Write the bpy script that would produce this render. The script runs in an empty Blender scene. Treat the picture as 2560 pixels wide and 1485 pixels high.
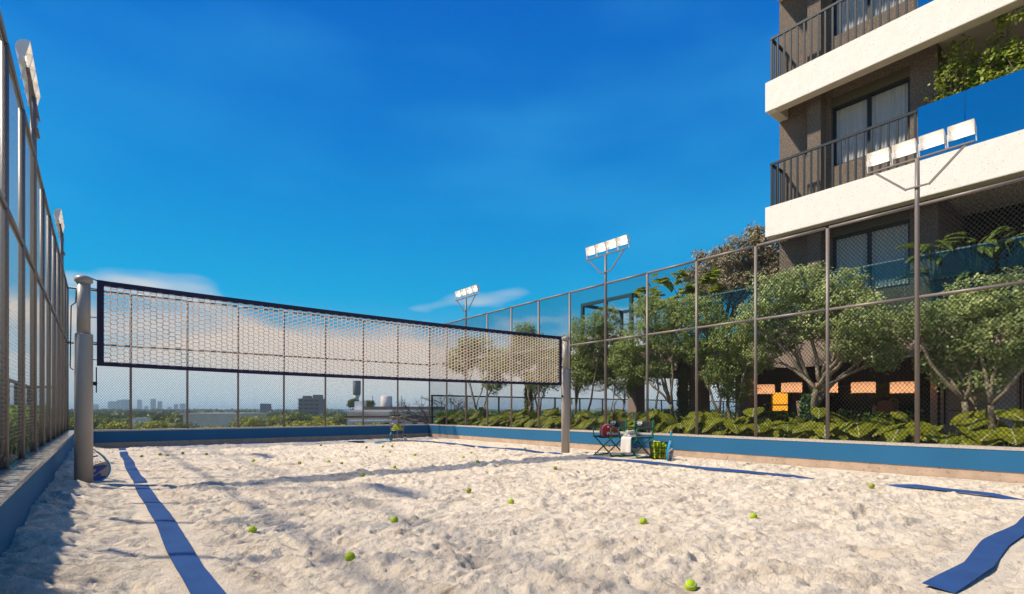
import bpy, math, random
import numpy as np
from mathutils import Vector, Matrix
random.seed(7); rng = np.random.default_rng(11)
S = bpy.context.scene
COL = S.collection
R = math.radians
# ------------------------------------------------------------------ camera
YAW = R(38.39); FPX = 1304.0; CX = 1280.0; HY = 1027.0; CAMZ = 1.0
cam_d = bpy.data.cameras.new('camera'); cam = bpy.data.objects.new('camera', cam_d); COL.objects.link(cam)
cam.location = (0, 0, CAMZ); cam.rotation_euler = (R(90), 0, -YAW)
cam_d.sensor_width = 36; cam_d.lens = 36*FPX/2560; cam_d.shift_y = (HY-742.5)/2560
cam_d.clip_start = 0.05; cam_d.clip_end = 30000
S.camera = cam
SN, CS = math.sin(YAW), math.cos(YAW)
def ray(px, py):
    a = (px-CX)/FPX; b = -(py-HY)/FPX
    return Vector((a*CS+SN, -a*SN+CS, b))
def at_x(px, py, X):
    d = ray(px, py); return Vector((0, 0, CAMZ)) + d*(X/d.x)
def at_y(px, py, Y):
    d = ray(px, py); return Vector((0, 0, CAMZ)) + d*(Y/d.y)
def at_z(px, py, z=0.0):
    d = ray(px, py); return Vector((0, 0, CAMZ)) + d*((z-CAMZ)/d.z)
def at_d(px, py, D):            # D = metres straight ahead
    return Vector((0, 0, CAMZ)) + ray(px, py)*D
def depth(p): return p.x*SN + p.y*CS
# ------------------------------------------------------------------ world and sun
SUN_DIR = Vector((-0.70, 0.54, 1.02)).normalized()     # towards the sun
W = bpy.data.worlds.new('World'); S.world = W; W.use_nodes = True
nt = W.node_tree; nt.nodes.clear()
def N(t, k, **kw):
    n = t.nodes.new(k)
    for a, v in kw.items(): setattr(n, a, v)
    return n
out = N(nt, 'ShaderNodeOutputWorld'); bg = N(nt, 'ShaderNodeBackground')
sky = N(nt, 'ShaderNodeTexSky', sky_type='NISHITA', sun_disc=False)
sky.sun_elevation = math.asin(SUN_DIR.z); sky.sun_rotation = math.atan2(SUN_DIR.x, SUN_DIR.y)
sky.altitude = 50; sky.air_density = 1.0; sky.dust_density = 0.3; sky.ozone_density = 3.0
tc = N(nt, 'ShaderNodeTexCoord'); sep = N(nt, 'ShaderNodeSeparateXYZ'); nt.links.new(tc.outputs['Generated'], sep.inputs[0])
# saturated, clear tropical sky: graded by height above the horizon, alike all the way round
hsv = N(nt, 'ShaderNodeHueSaturation'); hsv.inputs['Saturation'].default_value = SKY_SAT = 1.5
nt.links.new(sky.outputs[0], hsv.inputs['Color'])
tint = N(nt, 'ShaderNodeMix', data_type='RGBA', blend_type='MULTIPLY'); tint.inputs[0].default_value = 1
tint.inputs[7].default_value = (0.0, 0.90, 1.0, 1); nt.links.new(hsv.outputs[0], tint.inputs[6])
grad = N(nt, 'ShaderNodeValToRGB'); nt.links.new(sep.outputs[2], grad.inputs[0]); ge = grad.color_ramp.elements
ge[0].position = 0.0; ge[0].color = (0.30, 0.62, 0.86, 1); ge[1].position = 0.90; ge[1].color = (0.0, 0.13, 0.66, 1)
for p_, c_ in ((0.20, (0.0, 0.47, 0.86, 1)), (0.32, (0.0, 0.36, 0.85, 1)), (0.46, (0.0, 0.245, 0.79, 1)), (0.62, (0.0, 0.165, 0.72, 1))): ge.new(p_).color = c_
gsc = N(nt, 'ShaderNodeVectorMath', operation='SCALE'); gsc.inputs['Scale'].default_value = 6.6; nt.links.new(grad.outputs[0], gsc.inputs[0])
gmx = N(nt, 'ShaderNodeMix', data_type='RGBA'); gmx.inputs[0].default_value = 0.8; nt.links.new(tint.outputs[2], gmx.inputs[6]); nt.links.new(gsc.outputs[0], gmx.inputs[7])
# clouds: a soft bank low over the horizon, all the way round, plus a few thin veils
def mth(op, a, b=None, c=None, clamp=False):
    n = N(nt, 'ShaderNodeMath', operation=op); n.use_clamp = clamp
    for i, v in enumerate((a, b, c)):
        if v is None: continue
        if isinstance(v, (int, float)): n.inputs[i].default_value = v
        else: nt.links.new(v, n.inputs[i])
    return n.outputs[0]
mp = N(nt, 'ShaderNodeMapping'); mp.inputs['Scale'].default_value = (1, 1, 3.2); mp.inputs['Location'].default_value = (3.1, 2.2, 0)
nt.links.new(tc.outputs['Generated'], mp.inputs[0])
nz = N(nt, 'ShaderNodeTexNoise'); nz.inputs['Scale'].default_value = 2.6; nz.inputs['Detail'].default_value = 3; nz.inputs['Roughness'].default_value = 0.5
nt.links.new(mp.outputs[0], nz.inputs['Vector'])
nz2 = N(nt, 'ShaderNodeTexNoise'); nz2.inputs['Scale'].default_value = 1.7; nz2.inputs['Detail'].default_value = 4
nt.links.new(mp.outputs[0], nz2.inputs['Vector'])
top = mth('MULTIPLY_ADD', nz.outputs[0], 0.44, -0.045)                # height of the bank
mask = mth('SUBTRACT', top, sep.outputs[2]); mask = mth('MULTIPLY', mask, 17.0, clamp=True)
cl = N(nt, 'ShaderNodeMix', data_type='RGBA'); nt.links.new(mth('MULTIPLY', mask, 0.93), cl.inputs[0])
nt.links.new(gmx.outputs[2], cl.inputs[6])
low = N(nt, 'ShaderNodeMix', data_type='RGBA')                         # haze grey low down, cream higher up
nt.links.new(mth('MULTIPLY', sep.outputs[2], 9.0, clamp=True), low.inputs[0])
low.inputs[6].default_value = (5.4, 6.0, 6.1, 1); low.inputs[7].default_value = (6.9, 6.15, 5.5, 1)
nt.links.new(low.outputs[2], cl.inputs[7])
veil = mth('MULTIPLY', mth('SUBTRACT', nz2.outputs[0], 0.5), 0.9, clamp=True)
vm = N(nt, 'ShaderNodeMix', data_type='RGBA'); nt.links.new(veil, vm.inputs[0]); nt.links.new(cl.outputs[2], vm.inputs[6]); vm.inputs[7].default_value = (0.6, 4.6, 7.4, 1)
nt.links.new(vm.outputs[2], bg.inputs['Color']); bg.inputs['Strength'].default_value = 0.10
nt.links.new(bg.outputs[0], out.inputs['Surface'])
sl = bpy.data.lights.new('sun', 'SUN'); so = bpy.data.objects.new('sun', sl); COL.objects.link(so)
sl.energy = 5.0; sl.angle = R(2.4); sl.color = (1.0, 0.90, 0.75)
so.rotation_euler = SUN_DIR.to_track_quat('Z', 'Y').to_euler(); so.location = (-20, 15, 30)
S.view_settings.view_transform = 'Standard'; S.view_settings.look = 'None'; S.view_settings.exposure = 0.36; S.view_settings.gamma = 1
S.render.engine = 'CYCLES'; S.cycles.max_bounces = 7; S.cycles.transparent_max_bounces = 12
# ------------------------------------------------------------------ materials
MATS = {}
def mat(name, col, rough=0.6, metal=0.0, var=0.0, vscale=8.0, bump=0.0, bscale=60.0, spec=0.4, col2=None, trans=0.0, transl=0.0, emit=None, estr=0.0, speck=None, alpha=1.0, stretch=None, detail=5):
    """Procedural principled material: colour variation by noise, bump, optional dark specks, translucency."""
    if name in MATS: return MATS[name]
    m = bpy.data.materials.new(name); m.use_nodes = True; t = m.node_tree; L = t.links
    b = t.nodes['Principled BSDF']; o = t.nodes['Material Output']
    b.inputs['Base Color'].default_value = (*col, 1); b.inputs['Roughness'].default_value = rough; b.inputs['Metallic'].default_value = metal
    b.inputs['Specular IOR Level'].default_value = spec; b.inputs['Transmission Weight'].default_value = trans; b.inputs['Alpha'].default_value = alpha
    if emit: b.inputs['Emission Color'].default_value = (*emit, 1); b.inputs['Emission Strength'].default_value = estr
    co = N(t, 'ShaderNodeTexCoord'); src = co.outputs['Object']
    if stretch:
        mpn = N(t, 'ShaderNodeMapping'); mpn.inputs['Scale'].default_value = stretch; L.new(src, mpn.inputs[0]); src = mpn.outputs[0]
    csock = None
    if var or col2:
        n = N(t, 'ShaderNodeTexNoise'); n.inputs['Scale'].default_value = vscale; n.inputs['Detail'].default_value = detail; L.new(src, n.inputs['Vector'])
        r = N(t, 'ShaderNodeValToRGB'); r.color_ramp.elements[0].position = 0.32; r.color_ramp.elements[1].position = 0.68
        c2 = col2 or tuple(min(1, c*(1+var)) for c in col); c1 = tuple(c*(1-var) for c in col)
        r.color_ramp.elements[0].color = (*c1, 1); r.color_ramp.elements[1].color = (*c2, 1)
        L.new(n.outputs[0], r.inputs[0]); csock = r.outputs[0]
    if speck:
        sc, thr, scol = speck
        v = N(t, 'ShaderNodeTexNoise'); v.inputs['Scale'].default_value = sc; v.inputs['Detail'].default_value = 2; L.new(src, v.inputs['Vector'])
        rr = N(t, 'ShaderNodeValToRGB'); rr.color_ramp.elements[0].position = thr; rr.color_ramp.elements[1].position = thr+0.04
        L.new(v.outputs[0], rr.inputs[0])
        mx = N(t, 'ShaderNodeMix', data_type='RGBA'); L.new(rr.outputs[0], mx.inputs[0])
        if csock: L.new(csock, mx.inputs[6])
        else: mx.inputs[6].default_value = (*col, 1)
        mx.inputs[7].default_value = (*scol, 1); csock = mx.outputs[2]
    if csock: L.new(csock, b.inputs['Base Color'])
    if bump:
        n = N(t, 'ShaderNodeTexNoise'); n.inputs['Scale'].default_value = bscale; n.inputs['Detail'].default_value = 4; L.new(src, n.inputs['Vector'])
        bp = N(t, 'ShaderNodeBump'); bp.inputs['Strength'].default_value = bump; bp.inputs['Distance'].default_value = 0.02
        L.new(n.outputs[0], bp.inputs['Height']); L.new(bp.outputs[0], b.inputs['Normal'])
    if transl:
        tr = N(t, 'ShaderNodeBsdfTranslucent'); ms = N(t, 'ShaderNodeMixShader'); ms.inputs[0].default_value = transl
        if csock: L.new(csock, tr.inputs[0])
        else: tr.inputs[0].default_value = (*col, 1)
        L.new(b.outputs[0], ms.inputs[1]); L.new(tr.outputs[0], ms.inputs[2]); L.new(ms.outputs[0], o.inputs[0])
    MATS[name] = m; return m
def glass_mat(name, tintc, refl, rough=0.0, rcol=(1, 1, 1), fk=0.28):
    """Thin architectural glass: clear tinted pane plus a mirror share that grows at grazing angles."""
    if name in MATS: return MATS[name]
    m = bpy.data.materials.new(name); m.use_nodes = True; t = m.node_tree; L = t.links; t.nodes.clear()
    o = N(t, 'ShaderNodeOutputMaterial'); a = N(t, 'ShaderNodeBsdfTransparent'); a.inputs[0].default_value = (*tintc, 1)
    g = N(t, 'ShaderNodeBsdfGlossy'); g.inputs['Roughness'].default_value = rough; g.inputs['Color'].default_value = (*rcol, 1)
    lw = N(t, 'ShaderNodeLayerWeight'); lw.inputs[0].default_value = 0.35
    mm = N(t, 'ShaderNodeMath', operation='MULTIPLY_ADD'); mm.inputs[1].default_value = fk; mm.inputs[2].default_value = refl; mm.use_clamp = True
    L.new(lw.outputs['Fresnel'], mm.inputs[0])
    ms = N(t, 'ShaderNodeMixShader'); L.new(mm.outputs[0], ms.inputs[0]); L.new(a.outputs[0], ms.inputs[1]); L.new(g.outputs[0], ms.inputs[2]); L.new(ms.outputs[0], o.inputs[0])
    MATS[name] = m; return m
# ------------------------------------------------------------------ mesh helpers
def tag(o, label=None, cat=None, group=None, kind=None):
    if label: o['label'] = label
    if cat: o['category'] = cat
    if group: o['group'] = group
    if kind: o['kind'] = kind
    return o
def obj(name, mesh, parent=None, loc=None, rot=None):
    o = bpy.data.objects.new(name, mesh); COL.objects.link(o)
    if parent is not None: o.parent = parent
    if loc is not None: o.location = loc
    if rot is not None: o.rotation_euler = rot
    return o
def empty(name, loc, rz=0, label=None, cat=None, group=None):
    o = bpy.data.objects.new(name, None); COL.objects.link(o); o.location = loc; o.rotation_euler = (0, 0, rz); o.empty_display_size = 0.1
    return tag(o, label, cat, group)
class MB:
    def __init__(s): s.v = []; s.f = []
    def add(s, vs, fs):
        k = len(s.v); s.v += [tuple(p) for p in vs]; s.f += [tuple(i+k for i in f) for f in fs]; return s
    def box(s, x0, x1, y0, y1, z0, z1):
        return s.add([(x0, y0, z0), (x1, y0, z0), (x1, y1, z0), (x0, y1, z0), (x0, y0, z1), (x1, y0, z1), (x1, y1, z1), (x0, y1, z1)],
                     [(3, 2, 1, 0), (4, 5, 6, 7), (0, 1, 5, 4), (1, 2, 6, 5), (2, 3, 7, 6), (3, 0, 4, 7)])
    def cbox(s, c, d, b=0.0):
        """box by centre and size, with chamfered vertical/horizontal edges when b>0"""
        x, y, z = c; a, e, h = d[0]/2, d[1]/2, d[2]/2
        if b <= 0: return s.box(x-a, x+a, y-e, y+e, z-h, z+h)
        ring = [(-a+b, -e), (a-b, -e), (a, -e+b), (a, e-b), (a-b, e), (-a+b, e), (-a, e-b), (-a, -e+b)]
        def rg(k, zz): return [(x+p*(1-k/max(a, 1e-6)), y+q*(1-k/max(e, 1e-6)), zz) for p, q in ring]
        vs = rg(b, z-h)+rg(0, z-h+b)+rg(0, z+h-b)+rg(b, z+h)
        fs = [tuple(range(7, -1, -1)), tuple(range(24, 32))]
        for r in range(3):
            for i in range(8): j = (i+1) % 8; fs.append((r*8+i, r*8+j, r*8+8+j, r*8+8+i))
        return s.add(vs, fs)
    def bar(s, p0, p1, w, h, up=(0, 0, 1)):
        """rectangular bar between two points"""
        p0, p1 = Vector(p0), Vector(p1); d = (p1-p0).normalized(); u = Vector(up)
        if abs(d.dot(u)) > 0.98: u = Vector((1, 0, 0))
        a = d.cross(u).normalized()*(w/2); b = a.cross(d).normalized()*(h/2)
        vs = [p+q for p in (p0, p1) for q in (-a-b, a-b, a+b, -a+b)]
        return s.add(vs, [(3, 2, 1, 0), (4, 5, 6, 7), (0, 1, 5, 4), (1, 2, 6, 5), (2, 3, 7, 6), (3, 0, 4, 7)])
    def tube(s, pts, r, n=8, cap=True):
        """tube along points; r number or list"""
        pts = [Vector(p) for p in pts]; rs = r if isinstance(r, (list, tuple)) else [r]*len(pts)
        k = len(s.v); prev = None
        for i, p in enumerate(pts):
            d = (pts[min(i+1, len(pts)-1)]-pts[max(i-1, 0)]).normalized()
            if prev is None: a = d.orthogonal().normalized()
            else:
                a = prev - d*prev.dot(d); a = a.normalized() if a.length > 1e-6 else d.orthogonal().normalized()
            prev = a; b = d.cross(a)
            for j in range(n):
                t = 2*math.pi*j/n; s.v.append(tuple(p+(a*math.cos(t)+b*math.sin(t))*rs[i]))
        for i in range(len(pts)-1):
            for j in range(n): q = (j+1) % n; s.f.append((k+i*n+j, k+i*n+q, k+i*n+n+q, k+i*n+n+j))
        if cap:
            s.f.append(tuple(k+j for j in range(n-1, -1, -1))); e = k+(len(pts)-1)*n; s.f.append(tuple(e+j for j in range(n)))
        return s
    def lathe(s, prof, n=16, c=(0, 0, 0)):
        """surface of revolution about z through c; prof = (r, z) list"""
        k = len(s.v)
        for r, z in prof:
            for j in range(n):
                t = 2*math.pi*j/n; s.v.append((c[0]+r*math.cos(t), c[1]+r*math.sin(t), c[2]+z))
        for i in range(len(prof)-1):
            for j in range(n): q = (j+1) % n; s.f.append((k+i*n+j, k+i*n+q, k+i*n+n+q, k+i*n+n+j))
        s.f.append(tuple(k+j for j in range(n-1, -1, -1))); e = k+(len(prof)-1)*n; s.f.append(tuple(e+j for j in range(n)))
        return s
    def prism(s, poly, axis, a, b):
        """extrude polygon (2D) along axis from a to b. axis x: poly=(y,z); y: (x,z); z: (x,y)"""
        def P(p, t): return {'x': (t, p[0], p[1]), 'y': (p[0], t, p[1]), 'z': (p[0], p[1], t)}[axis]
        n = len(poly); vs = [P(p, a) for p in poly]+[P(p, b) for p in poly]
        fs = [tuple(range(n-1, -1, -1)), tuple(range(n, 2*n))]+[(i, (i+1) % n, n+(i+1) % n, n+i) for i in range(n)]
        return s.add(vs, fs)
    def mesh(s, name, m, smooth=False):
        me = bpy.data.meshes.new(name); me.from_pydata(s.v, [], s.f); me.update()
        if m: me.materials.append(m)
        if smooth: me.shade_smooth()
        return me
    def build(s, name, m, parent=None, smooth=False, loc=None, rot=None):
        return obj(name, s.mesh(name, m, smooth), parent, loc, rot)
def fixn(me):
    import bmesh
    b = bmesh.new(); b.from_mesh(me); bmesh.ops.recalc_face_normals(b, faces=b.faces); b.to_mesh(me); b.free(); return me
def quads_mesh(name, verts, m, smooth=False):
    """verts: (n,4,3) array -> mesh of n separate quads"""
    n = len(verts); me = bpy.data.meshes.new(name)
    me.vertices.add(n*4); me.vertices.foreach_set('co', np.ascontiguousarray(verts, dtype=np.float32).ravel())
    me.loops.add(n*4); me.loops.foreach_set('vertex_index', np.arange(n*4, dtype=np.int32))
    me.polygons.add(n); me.polygons.foreach_set('loop_start', np.arange(0, n*4, 4, dtype=np.int32)); me.polygons.foreach_set('loop_total', np.full(n, 4, dtype=np.int32))
    me.update(calc_edges=True); me.materials.append(m)
    return me
def unit(v): return v/np.maximum(np.linalg.norm(v, axis=-1, keepdims=True), 1e-9)
def leaf_quads(cen, nrm, length, width, jit=0.6):
    """rhombic leaves at cen facing roughly nrm"""
    n = len(cen); nn = unit(nrm + rng.normal(0, jit, (n, 3))); t = unit(np.cross(nn, rng.normal(0, 1, (n, 3)))); b = np.cross(nn, t)
    L = length*rng.uniform(0.65, 1.25, (n, 1)); Wd = width*rng.uniform(0.7, 1.2, (n, 1))
    q = np.stack([cen - t*L/2, cen + b*Wd/2 + t*L*0.08 + nn*L*0.06, cen + t*L/2, cen - b*Wd/2 + t*L*0.08 + nn*L*0.06], axis=1)
    return q
# ------------------------------------------------------------------ shared noise
_perm = rng.permutation(512)
def vnoise(x, y):
    xi = np.floor(x).astype(int); yi = np.floor(y).astype(int); fx = x-xi; fy = y-yi
    u = fx*fx*fx*(fx*(fx*6-15)+10); v = fy*fy*fy*(fy*(fy*6-15)+10)
    h = lambda a, b: _perm[(_perm[a % 512] + b) % 512]/511.0
    return (h(xi, yi)*(1-u)+h(xi+1, yi)*u)*(1-v)+(h(xi, yi+1)*(1-u)+h(xi+1, yi+1)*u)*v - 0.5
# materials in common use
M_post = mat('taupe_powder_coat', (0.205, 0.168, 0.145), 0.45, 0.1, var=0.06, vscale=3)
M_wire = mat('dark_wire', (0.022, 0.022, 0.024), 0.5, 0.3)
M_blue = mat('blue_board_paint', (0.026, 0.125, 0.245), 0.8, spec=0.12, var=0.05, vscale=1.2, bump=0.03, bscale=90)
M_conc = mat('tan_concrete', (0.46, 0.33, 0.23), 0.85, var=0.14, vscale=5, bump=0.25, bscale=70, speck=(28, 0.66, (0.16, 0.10, 0.06)))
M_cap = mat('pale_granite', (0.50, 0.43, 0.36), 0.5, var=0.18, vscale=40, speck=(70, 0.62, (0.16, 0.13, 0.10)))
M_gran = mat('polished_granite', (0.40, 0.36, 0.30), 0.22, var=0.25, vscale=35, speck=(60, 0.6, (0.10, 0.09, 0.08)), spec=0.6)
M_navy = mat('navy_webbing', (0.018, 0.014, 0.045), 0.7, bump=0.2, bscale=200)
M_rope = mat('cream_rope', (0.92, 0.80, 0.67), 0.9, transl=0.5)
M_grey = mat('net_post_paint', (0.36, 0.31, 0.26), 0.45, var=0.04, vscale=6, bump=0.04, bscale=150)
M_black = mat('black_metal', (0.014, 0.014, 0.015), 0.45, 0.4)
M_ball = mat('ball_felt', (0.38, 0.50, 0.02), 0.95, var=0.10, vscale=60, bump=0.4, bscale=300, spec=0.1)
M_ball2 = mat('worn_ball_felt', (0.33, 0.33, 0.03), 0.95, var=0.18, vscale=40, bump=0.4, bscale=300, spec=0.1)
M_seam = mat('ball_seam', (0.60, 0.62, 0.42), 0.8)
# ================================================================== SETTING
GZ = -12.0                                     # street level below the podium
M_ground = mat('far_ground', (0.075, 0.085, 0.035), 0.95, col2=(0.14, 0.12, 0.08), vscale=0.02)
g = MB(); g.add([(-14000, -3000, GZ), (14000, -3000, GZ), (14000, 14000, GZ), (-14000, 14000, GZ)], [(0, 1, 2, 3)])
tag(g.build('ground', M_ground), kind='structure')
M_sea = mat('sea', (0.03, 0.10, 0.14), 0.25, var=0.2, vscale=0.01)
g = MB(); g.add([(-14000, 4200, GZ+0.4), (14000, 3600, GZ+0.4), (14000, 13900, GZ+0.4), (-14000, 13900, GZ+0.4)], [(0, 1, 2, 3)])
tag(g.build('sea', M_sea), kind='structure')
M_deck = mat('podium_render', (0.32, 0.28, 0.24), 0.85, var=0.1, vscale=2)
g = MB(); g.box(-1.50, 34, -7, 18.12, GZ-0.5, -0.30)
tag(g.build('podium', M_deck), kind='structure')
M_soil = mat('planter_soil', (0.045, 0.032, 0.022), 0.95, var=0.3, vscale=20, bump=0.4, bscale=30)
g = MB(); g.box(10.16, 12.9, -6.9, 18.0, -0.298, 0.34)
tag(g.build('soil', M_soil), kind='structure')
g = MB(); g.box(-1.36, -0.80, -6.9, 18.0, -0.298, 0.34)
tag(g.build('soil', M_soil), kind='structure')
g = MB(); g.box(12.904, 30, -6.9, 17.95, -0.298, 0.02)
tag(g.build('terrace_floor', mat('terrace_tile', (0.30, 0.26, 0.22), 0.35, var=0.08, vscale=3)), kind='structure')
# ---- sand: real relief (drifts, ripples, scuffs, footprints)
xs = np.arange(-0.45, 9.905, 0.0165); xs[-1] = 9.90
ys = np.concatenate([np.arange(-5, 0, 0.25), np.arange(0, 6.0, 0.0145), np.arange(6.0, 11, 0.026), np.arange(11, 17.6, 0.05), [17.6]])
XX, YY = np.meshgrid(xs, ys)
wx = vnoise(XX*1.3+5, YY*1.3)*0.55; wy = vnoise(XX*1.3, YY*1.3+9)*0.55
H = 0.030*vnoise(XX*0.7, YY*0.7) + 0.022*vnoise(XX*1.7+40, YY*1.7)
ca, sa = math.cos(R(-37)), math.sin(R(-37))    # long scuffs run roughly across the view
U = (XX+wx)*ca + (YY+wy)*sa; V = -(XX+wx)*sa + (YY+wy)*ca
H += 0.026*vnoise(U*3.4, V*5.2) + 0.024*vnoise(U*6.5+31, V*10.0) + 0.014*vnoise(U*12+3, V*19.0)
r = 1-np.abs(2*vnoise(U*4.6+17, V*8.5+3)); H += 0.012*(r**3-0.4)
r = 1-np.abs(2*vnoise(U*9.5+7, V*16+13)); H += 0.008*(r**3-0.4)
H += 0.013*vnoise(XX*15, YY*15) + 0.009*vnoise(XX*30+7, YY*30)
f_ = 0.8*vnoise(U*2.6+11, V*4.6)+0.60*vnoise(U*5.4+2, V*9.5)+0.30*vnoise(U*12+5, V*19)
t_ = f_*8.0; k_ = np.floor(t_); q_ = np.clip((t_-k_-0.30)/0.40, 0, 1); H += (k_+q_*q_*(3-2*q_)-0.62*t_)*0.0215*np.clip(0.55+1.2*vnoise(XX*0.9+3, YY*0.9), 0.15, 1.2)   # crusty scuffed ledges
def dent(cx, cy, a, b, th, dp, rim):
    m = 3.2*max(a, b)
    i0, i1 = np.searchsorted(ys, [cy-m, cy+m]); j0, j1 = np.searchsorted(xs, [cx-m, cx+m])
    if i1 <= i0 or j1 <= j0: return
    x = XX[i0:i1, j0:j1]-cx; y = YY[i0:i1, j0:j1]-cy; c, s_ = math.cos(th), math.sin(th)
    u = (x*c+y*s_)/a; v = (-x*s_+y*c)/b; q = u*u+v*v; q = q*(1+0.5*vnoise(x*14+cx*9, y*14))
    H[i0:i1, j0:j1] += -dp*np.exp(-q**1.4) + rim*np.exp(-((np.sqrt(q)-1.45)/0.38)**2)
for i in range(3200):
    y_ = random.uniform(0.2, 14); dent(random.uniform(-0.3, 9.6), y_, random.uniform(.03, .07), random.uniform(.02, .035), R(random.gauss(-40, 40)), random.uniform(.008, .022), random.uniform(.002, .007))
for i in range(900):
    y_ = random.uniform(0.2, 17.2); x_ = random.uniform(-0.3, 9.6); sc = random.uniform(0.5, 1.0)
    dent(x_, y_, 0.15*sc, 0.075*sc, R(random.gauss(-40, 50)), random.uniform(0.010, 0.034), random.uniform(0.003, 0.010))
H -= H.mean()
H = H*1.12 + 0.012
H *= np.clip((9.9-XX)/0.5, 0.25, 1)*np.clip((17.6-YY)/0.6, 0.25, 1)
H += 0.150*np.exp(-((XX+0.45)/0.38)**2)*(1+0.5*vnoise(YY*2, XX*2))      # drift piled against the left board
def sand_at(x, y):
    j = int(np.clip(np.searchsorted(xs, x)-1, 0, len(xs)-2)); i = int(np.clip(np.searchsorted(ys, y)-1, 0, len(ys)-2))
    u = (x-xs[j])/(xs[j+1]-xs[j]); v = (y-ys[i])/(ys[i+1]-ys[i])
    return float((H[i, j]*(1-u)+H[i, j+1]*u)*(1-v)+(H[i+1, j]*(1-u)+H[i+1, j+1]*u)*v)
def sand_smooth(x, y, r_=0.09):
    return sum(sand_at(x+dx, y+dy) for dx in (-r_, 0, r_) for dy in (-r_, 0, r_))/9
def ground_px(px, py):
    p = at_z(px, py, 0.02)
    for _ in range(3): p = at_z(px, py, sand_smooth(p.x, p.y, 0.04))
    return p
SAND_EDITS = []
def flatten(cx, cy, r_, h):
    """level the sand at a spot (something stands there)"""
    i0, i1 = np.searchsorted(ys, [cy-2*r_, cy+2*r_]); j0, j1 = np.searchsorted(xs, [cx-2*r_, cx+2*r_])
    if i1 <= i0 or j1 <= j0: return
    q = ((XX[i0:i1, j0:j1]-cx)**2+(YY[i0:i1, j0:j1]-cy)**2)/(r_*r_); w = np.exp(-q*q)
    H[i0:i1, j0:j1] = H[i0:i1, j0:j1]*(1-w)+h*w
for (fx, fy, fr) in ((8.9, 7.75, .5), (8.97, 7.1, .5), (9.08, 6.58, .35), (-0.16, 8.85, .3), (8.63, 8.87, .3), (7.6, 15.55, .6), (6.9, 15.7, .5), (0.2, 8.9, .3), (9.2,6.3,.3)):
    flatten(fx, fy, fr, 0.004 if fx > 0.5 else 0.03)
def build_sand():
    m = bpy.data.materials.new('beach_sand'); m.use_nodes = True; t = m.node_tree; L = t.links; b = t.nodes['Principled BSDF']
    b.inputs['Roughness'].default_value = 0.95; b.inputs['Specular IOR Level'].default_value = 0.15
    co = N(t, 'ShaderNodeTexCoord')
    n1 = N(t, 'ShaderNodeTexNoise'); n1.inputs['Scale'].default_value = 2.2; n1.inputs['Detail'].default_value = 8; n1.inputs['Roughness'].default_value = 0.65; L.new(co.outputs['Object'], n1.inputs['Vector'])
    rp = N(t, 'ShaderNodeValToRGB'); e = rp.color_ramp.elements; e[0].position = 0.30; e[0].color = (0.57, 0.465, 0.34, 1); e[1].position = 0.52; e[1].color = (0.76, 0.65, 0.50, 1)
    L.new(n1.outputs[0], rp.inputs[0])
    n2 = N(t, 'ShaderNodeTexNoise'); n2.inputs['Scale'].default_value = 260; n2.inputs['Detail'].default_value = 2; L.new(co.outputs['Object'], n2.inputs['Vector'])
    r2 = N(t, 'ShaderNodeValToRGB'); r2.color_ramp.elements[0].position = 0.3; r2.color_ramp.elements[0].color = (0.80, 0.78, 0.76, 1); r2.color_ramp.elements[1].position = 0.6; r2.color_ramp.elements[1].color = (1.05, 1.04, 1.03, 1); L.new(n2.outputs[0], r2.inputs[0])
    mx = N(t, 'ShaderNodeMix', data_type='RGBA', blend_type='MULTIPLY'); mx.inputs[0].default_value = 1; L.new(rp.outputs[0], mx.inputs[6]); L.new(r2.outputs[0], mx.inputs[7])
    # coarse dark brown streaks by noise: shade of the scuffs painted into the colour
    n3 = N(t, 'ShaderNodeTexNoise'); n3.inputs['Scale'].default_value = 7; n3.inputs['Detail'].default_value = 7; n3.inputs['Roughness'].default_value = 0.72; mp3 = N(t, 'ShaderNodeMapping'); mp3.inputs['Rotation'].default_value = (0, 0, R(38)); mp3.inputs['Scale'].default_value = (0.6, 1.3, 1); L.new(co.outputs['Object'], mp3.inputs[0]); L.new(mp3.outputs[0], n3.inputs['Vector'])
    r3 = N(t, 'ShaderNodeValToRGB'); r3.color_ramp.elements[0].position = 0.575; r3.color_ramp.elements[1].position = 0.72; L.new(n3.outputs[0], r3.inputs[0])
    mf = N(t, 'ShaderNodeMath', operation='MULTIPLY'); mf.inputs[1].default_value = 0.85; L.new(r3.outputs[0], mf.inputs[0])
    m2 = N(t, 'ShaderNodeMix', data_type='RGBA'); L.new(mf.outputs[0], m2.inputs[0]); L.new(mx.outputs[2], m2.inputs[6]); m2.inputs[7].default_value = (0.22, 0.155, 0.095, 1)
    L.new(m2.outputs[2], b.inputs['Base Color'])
    n4 = N(t, 'ShaderNodeTexNoise'); n4.inputs['Scale'].default_value = 34; n4.inputs['Detail'].default_value = 7; n4.inputs['Roughness'].default_value = 0.7; L.new(co.outputs['Object'], n4.inputs['Vector'])
    bp = N(t, 'ShaderNodeBump'); bp.inputs['Strength'].default_value = 1.0; bp.inputs['Distance'].default_value = 0.03; L.new(n4.outputs[0], bp.inputs['Height']); L.new(bp.outputs[0], b.inputs['Normal'])
    ny, nx = XX.shape; co_ = np.stack([XX, YY, H], -1).reshape(-1, 3).astype(np.float32)
    a = np.arange(ny*nx, dtype=np.int32).reshape(ny, nx); q = np.stack([a[:-1, :-1], a[:-1, 1:], a[1:, 1:], a[1:, :-1]], -1).reshape(-1)
    me = bpy.data.meshes.new('sand'); me.vertices.add(ny*nx); me.vertices.foreach_set('co', co_.ravel()); n = len(q)//4
    me.loops.add(n*4); me.loops.foreach_set('vertex_index', q); me.polygons.add(n)
    me.polygons.foreach_set('loop_start', np.arange(0, n*4, 4, dtype=np.int32)); me.polygons.foreach_set('loop_total', np.full(n, 4, dtype=np.int32))
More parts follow.
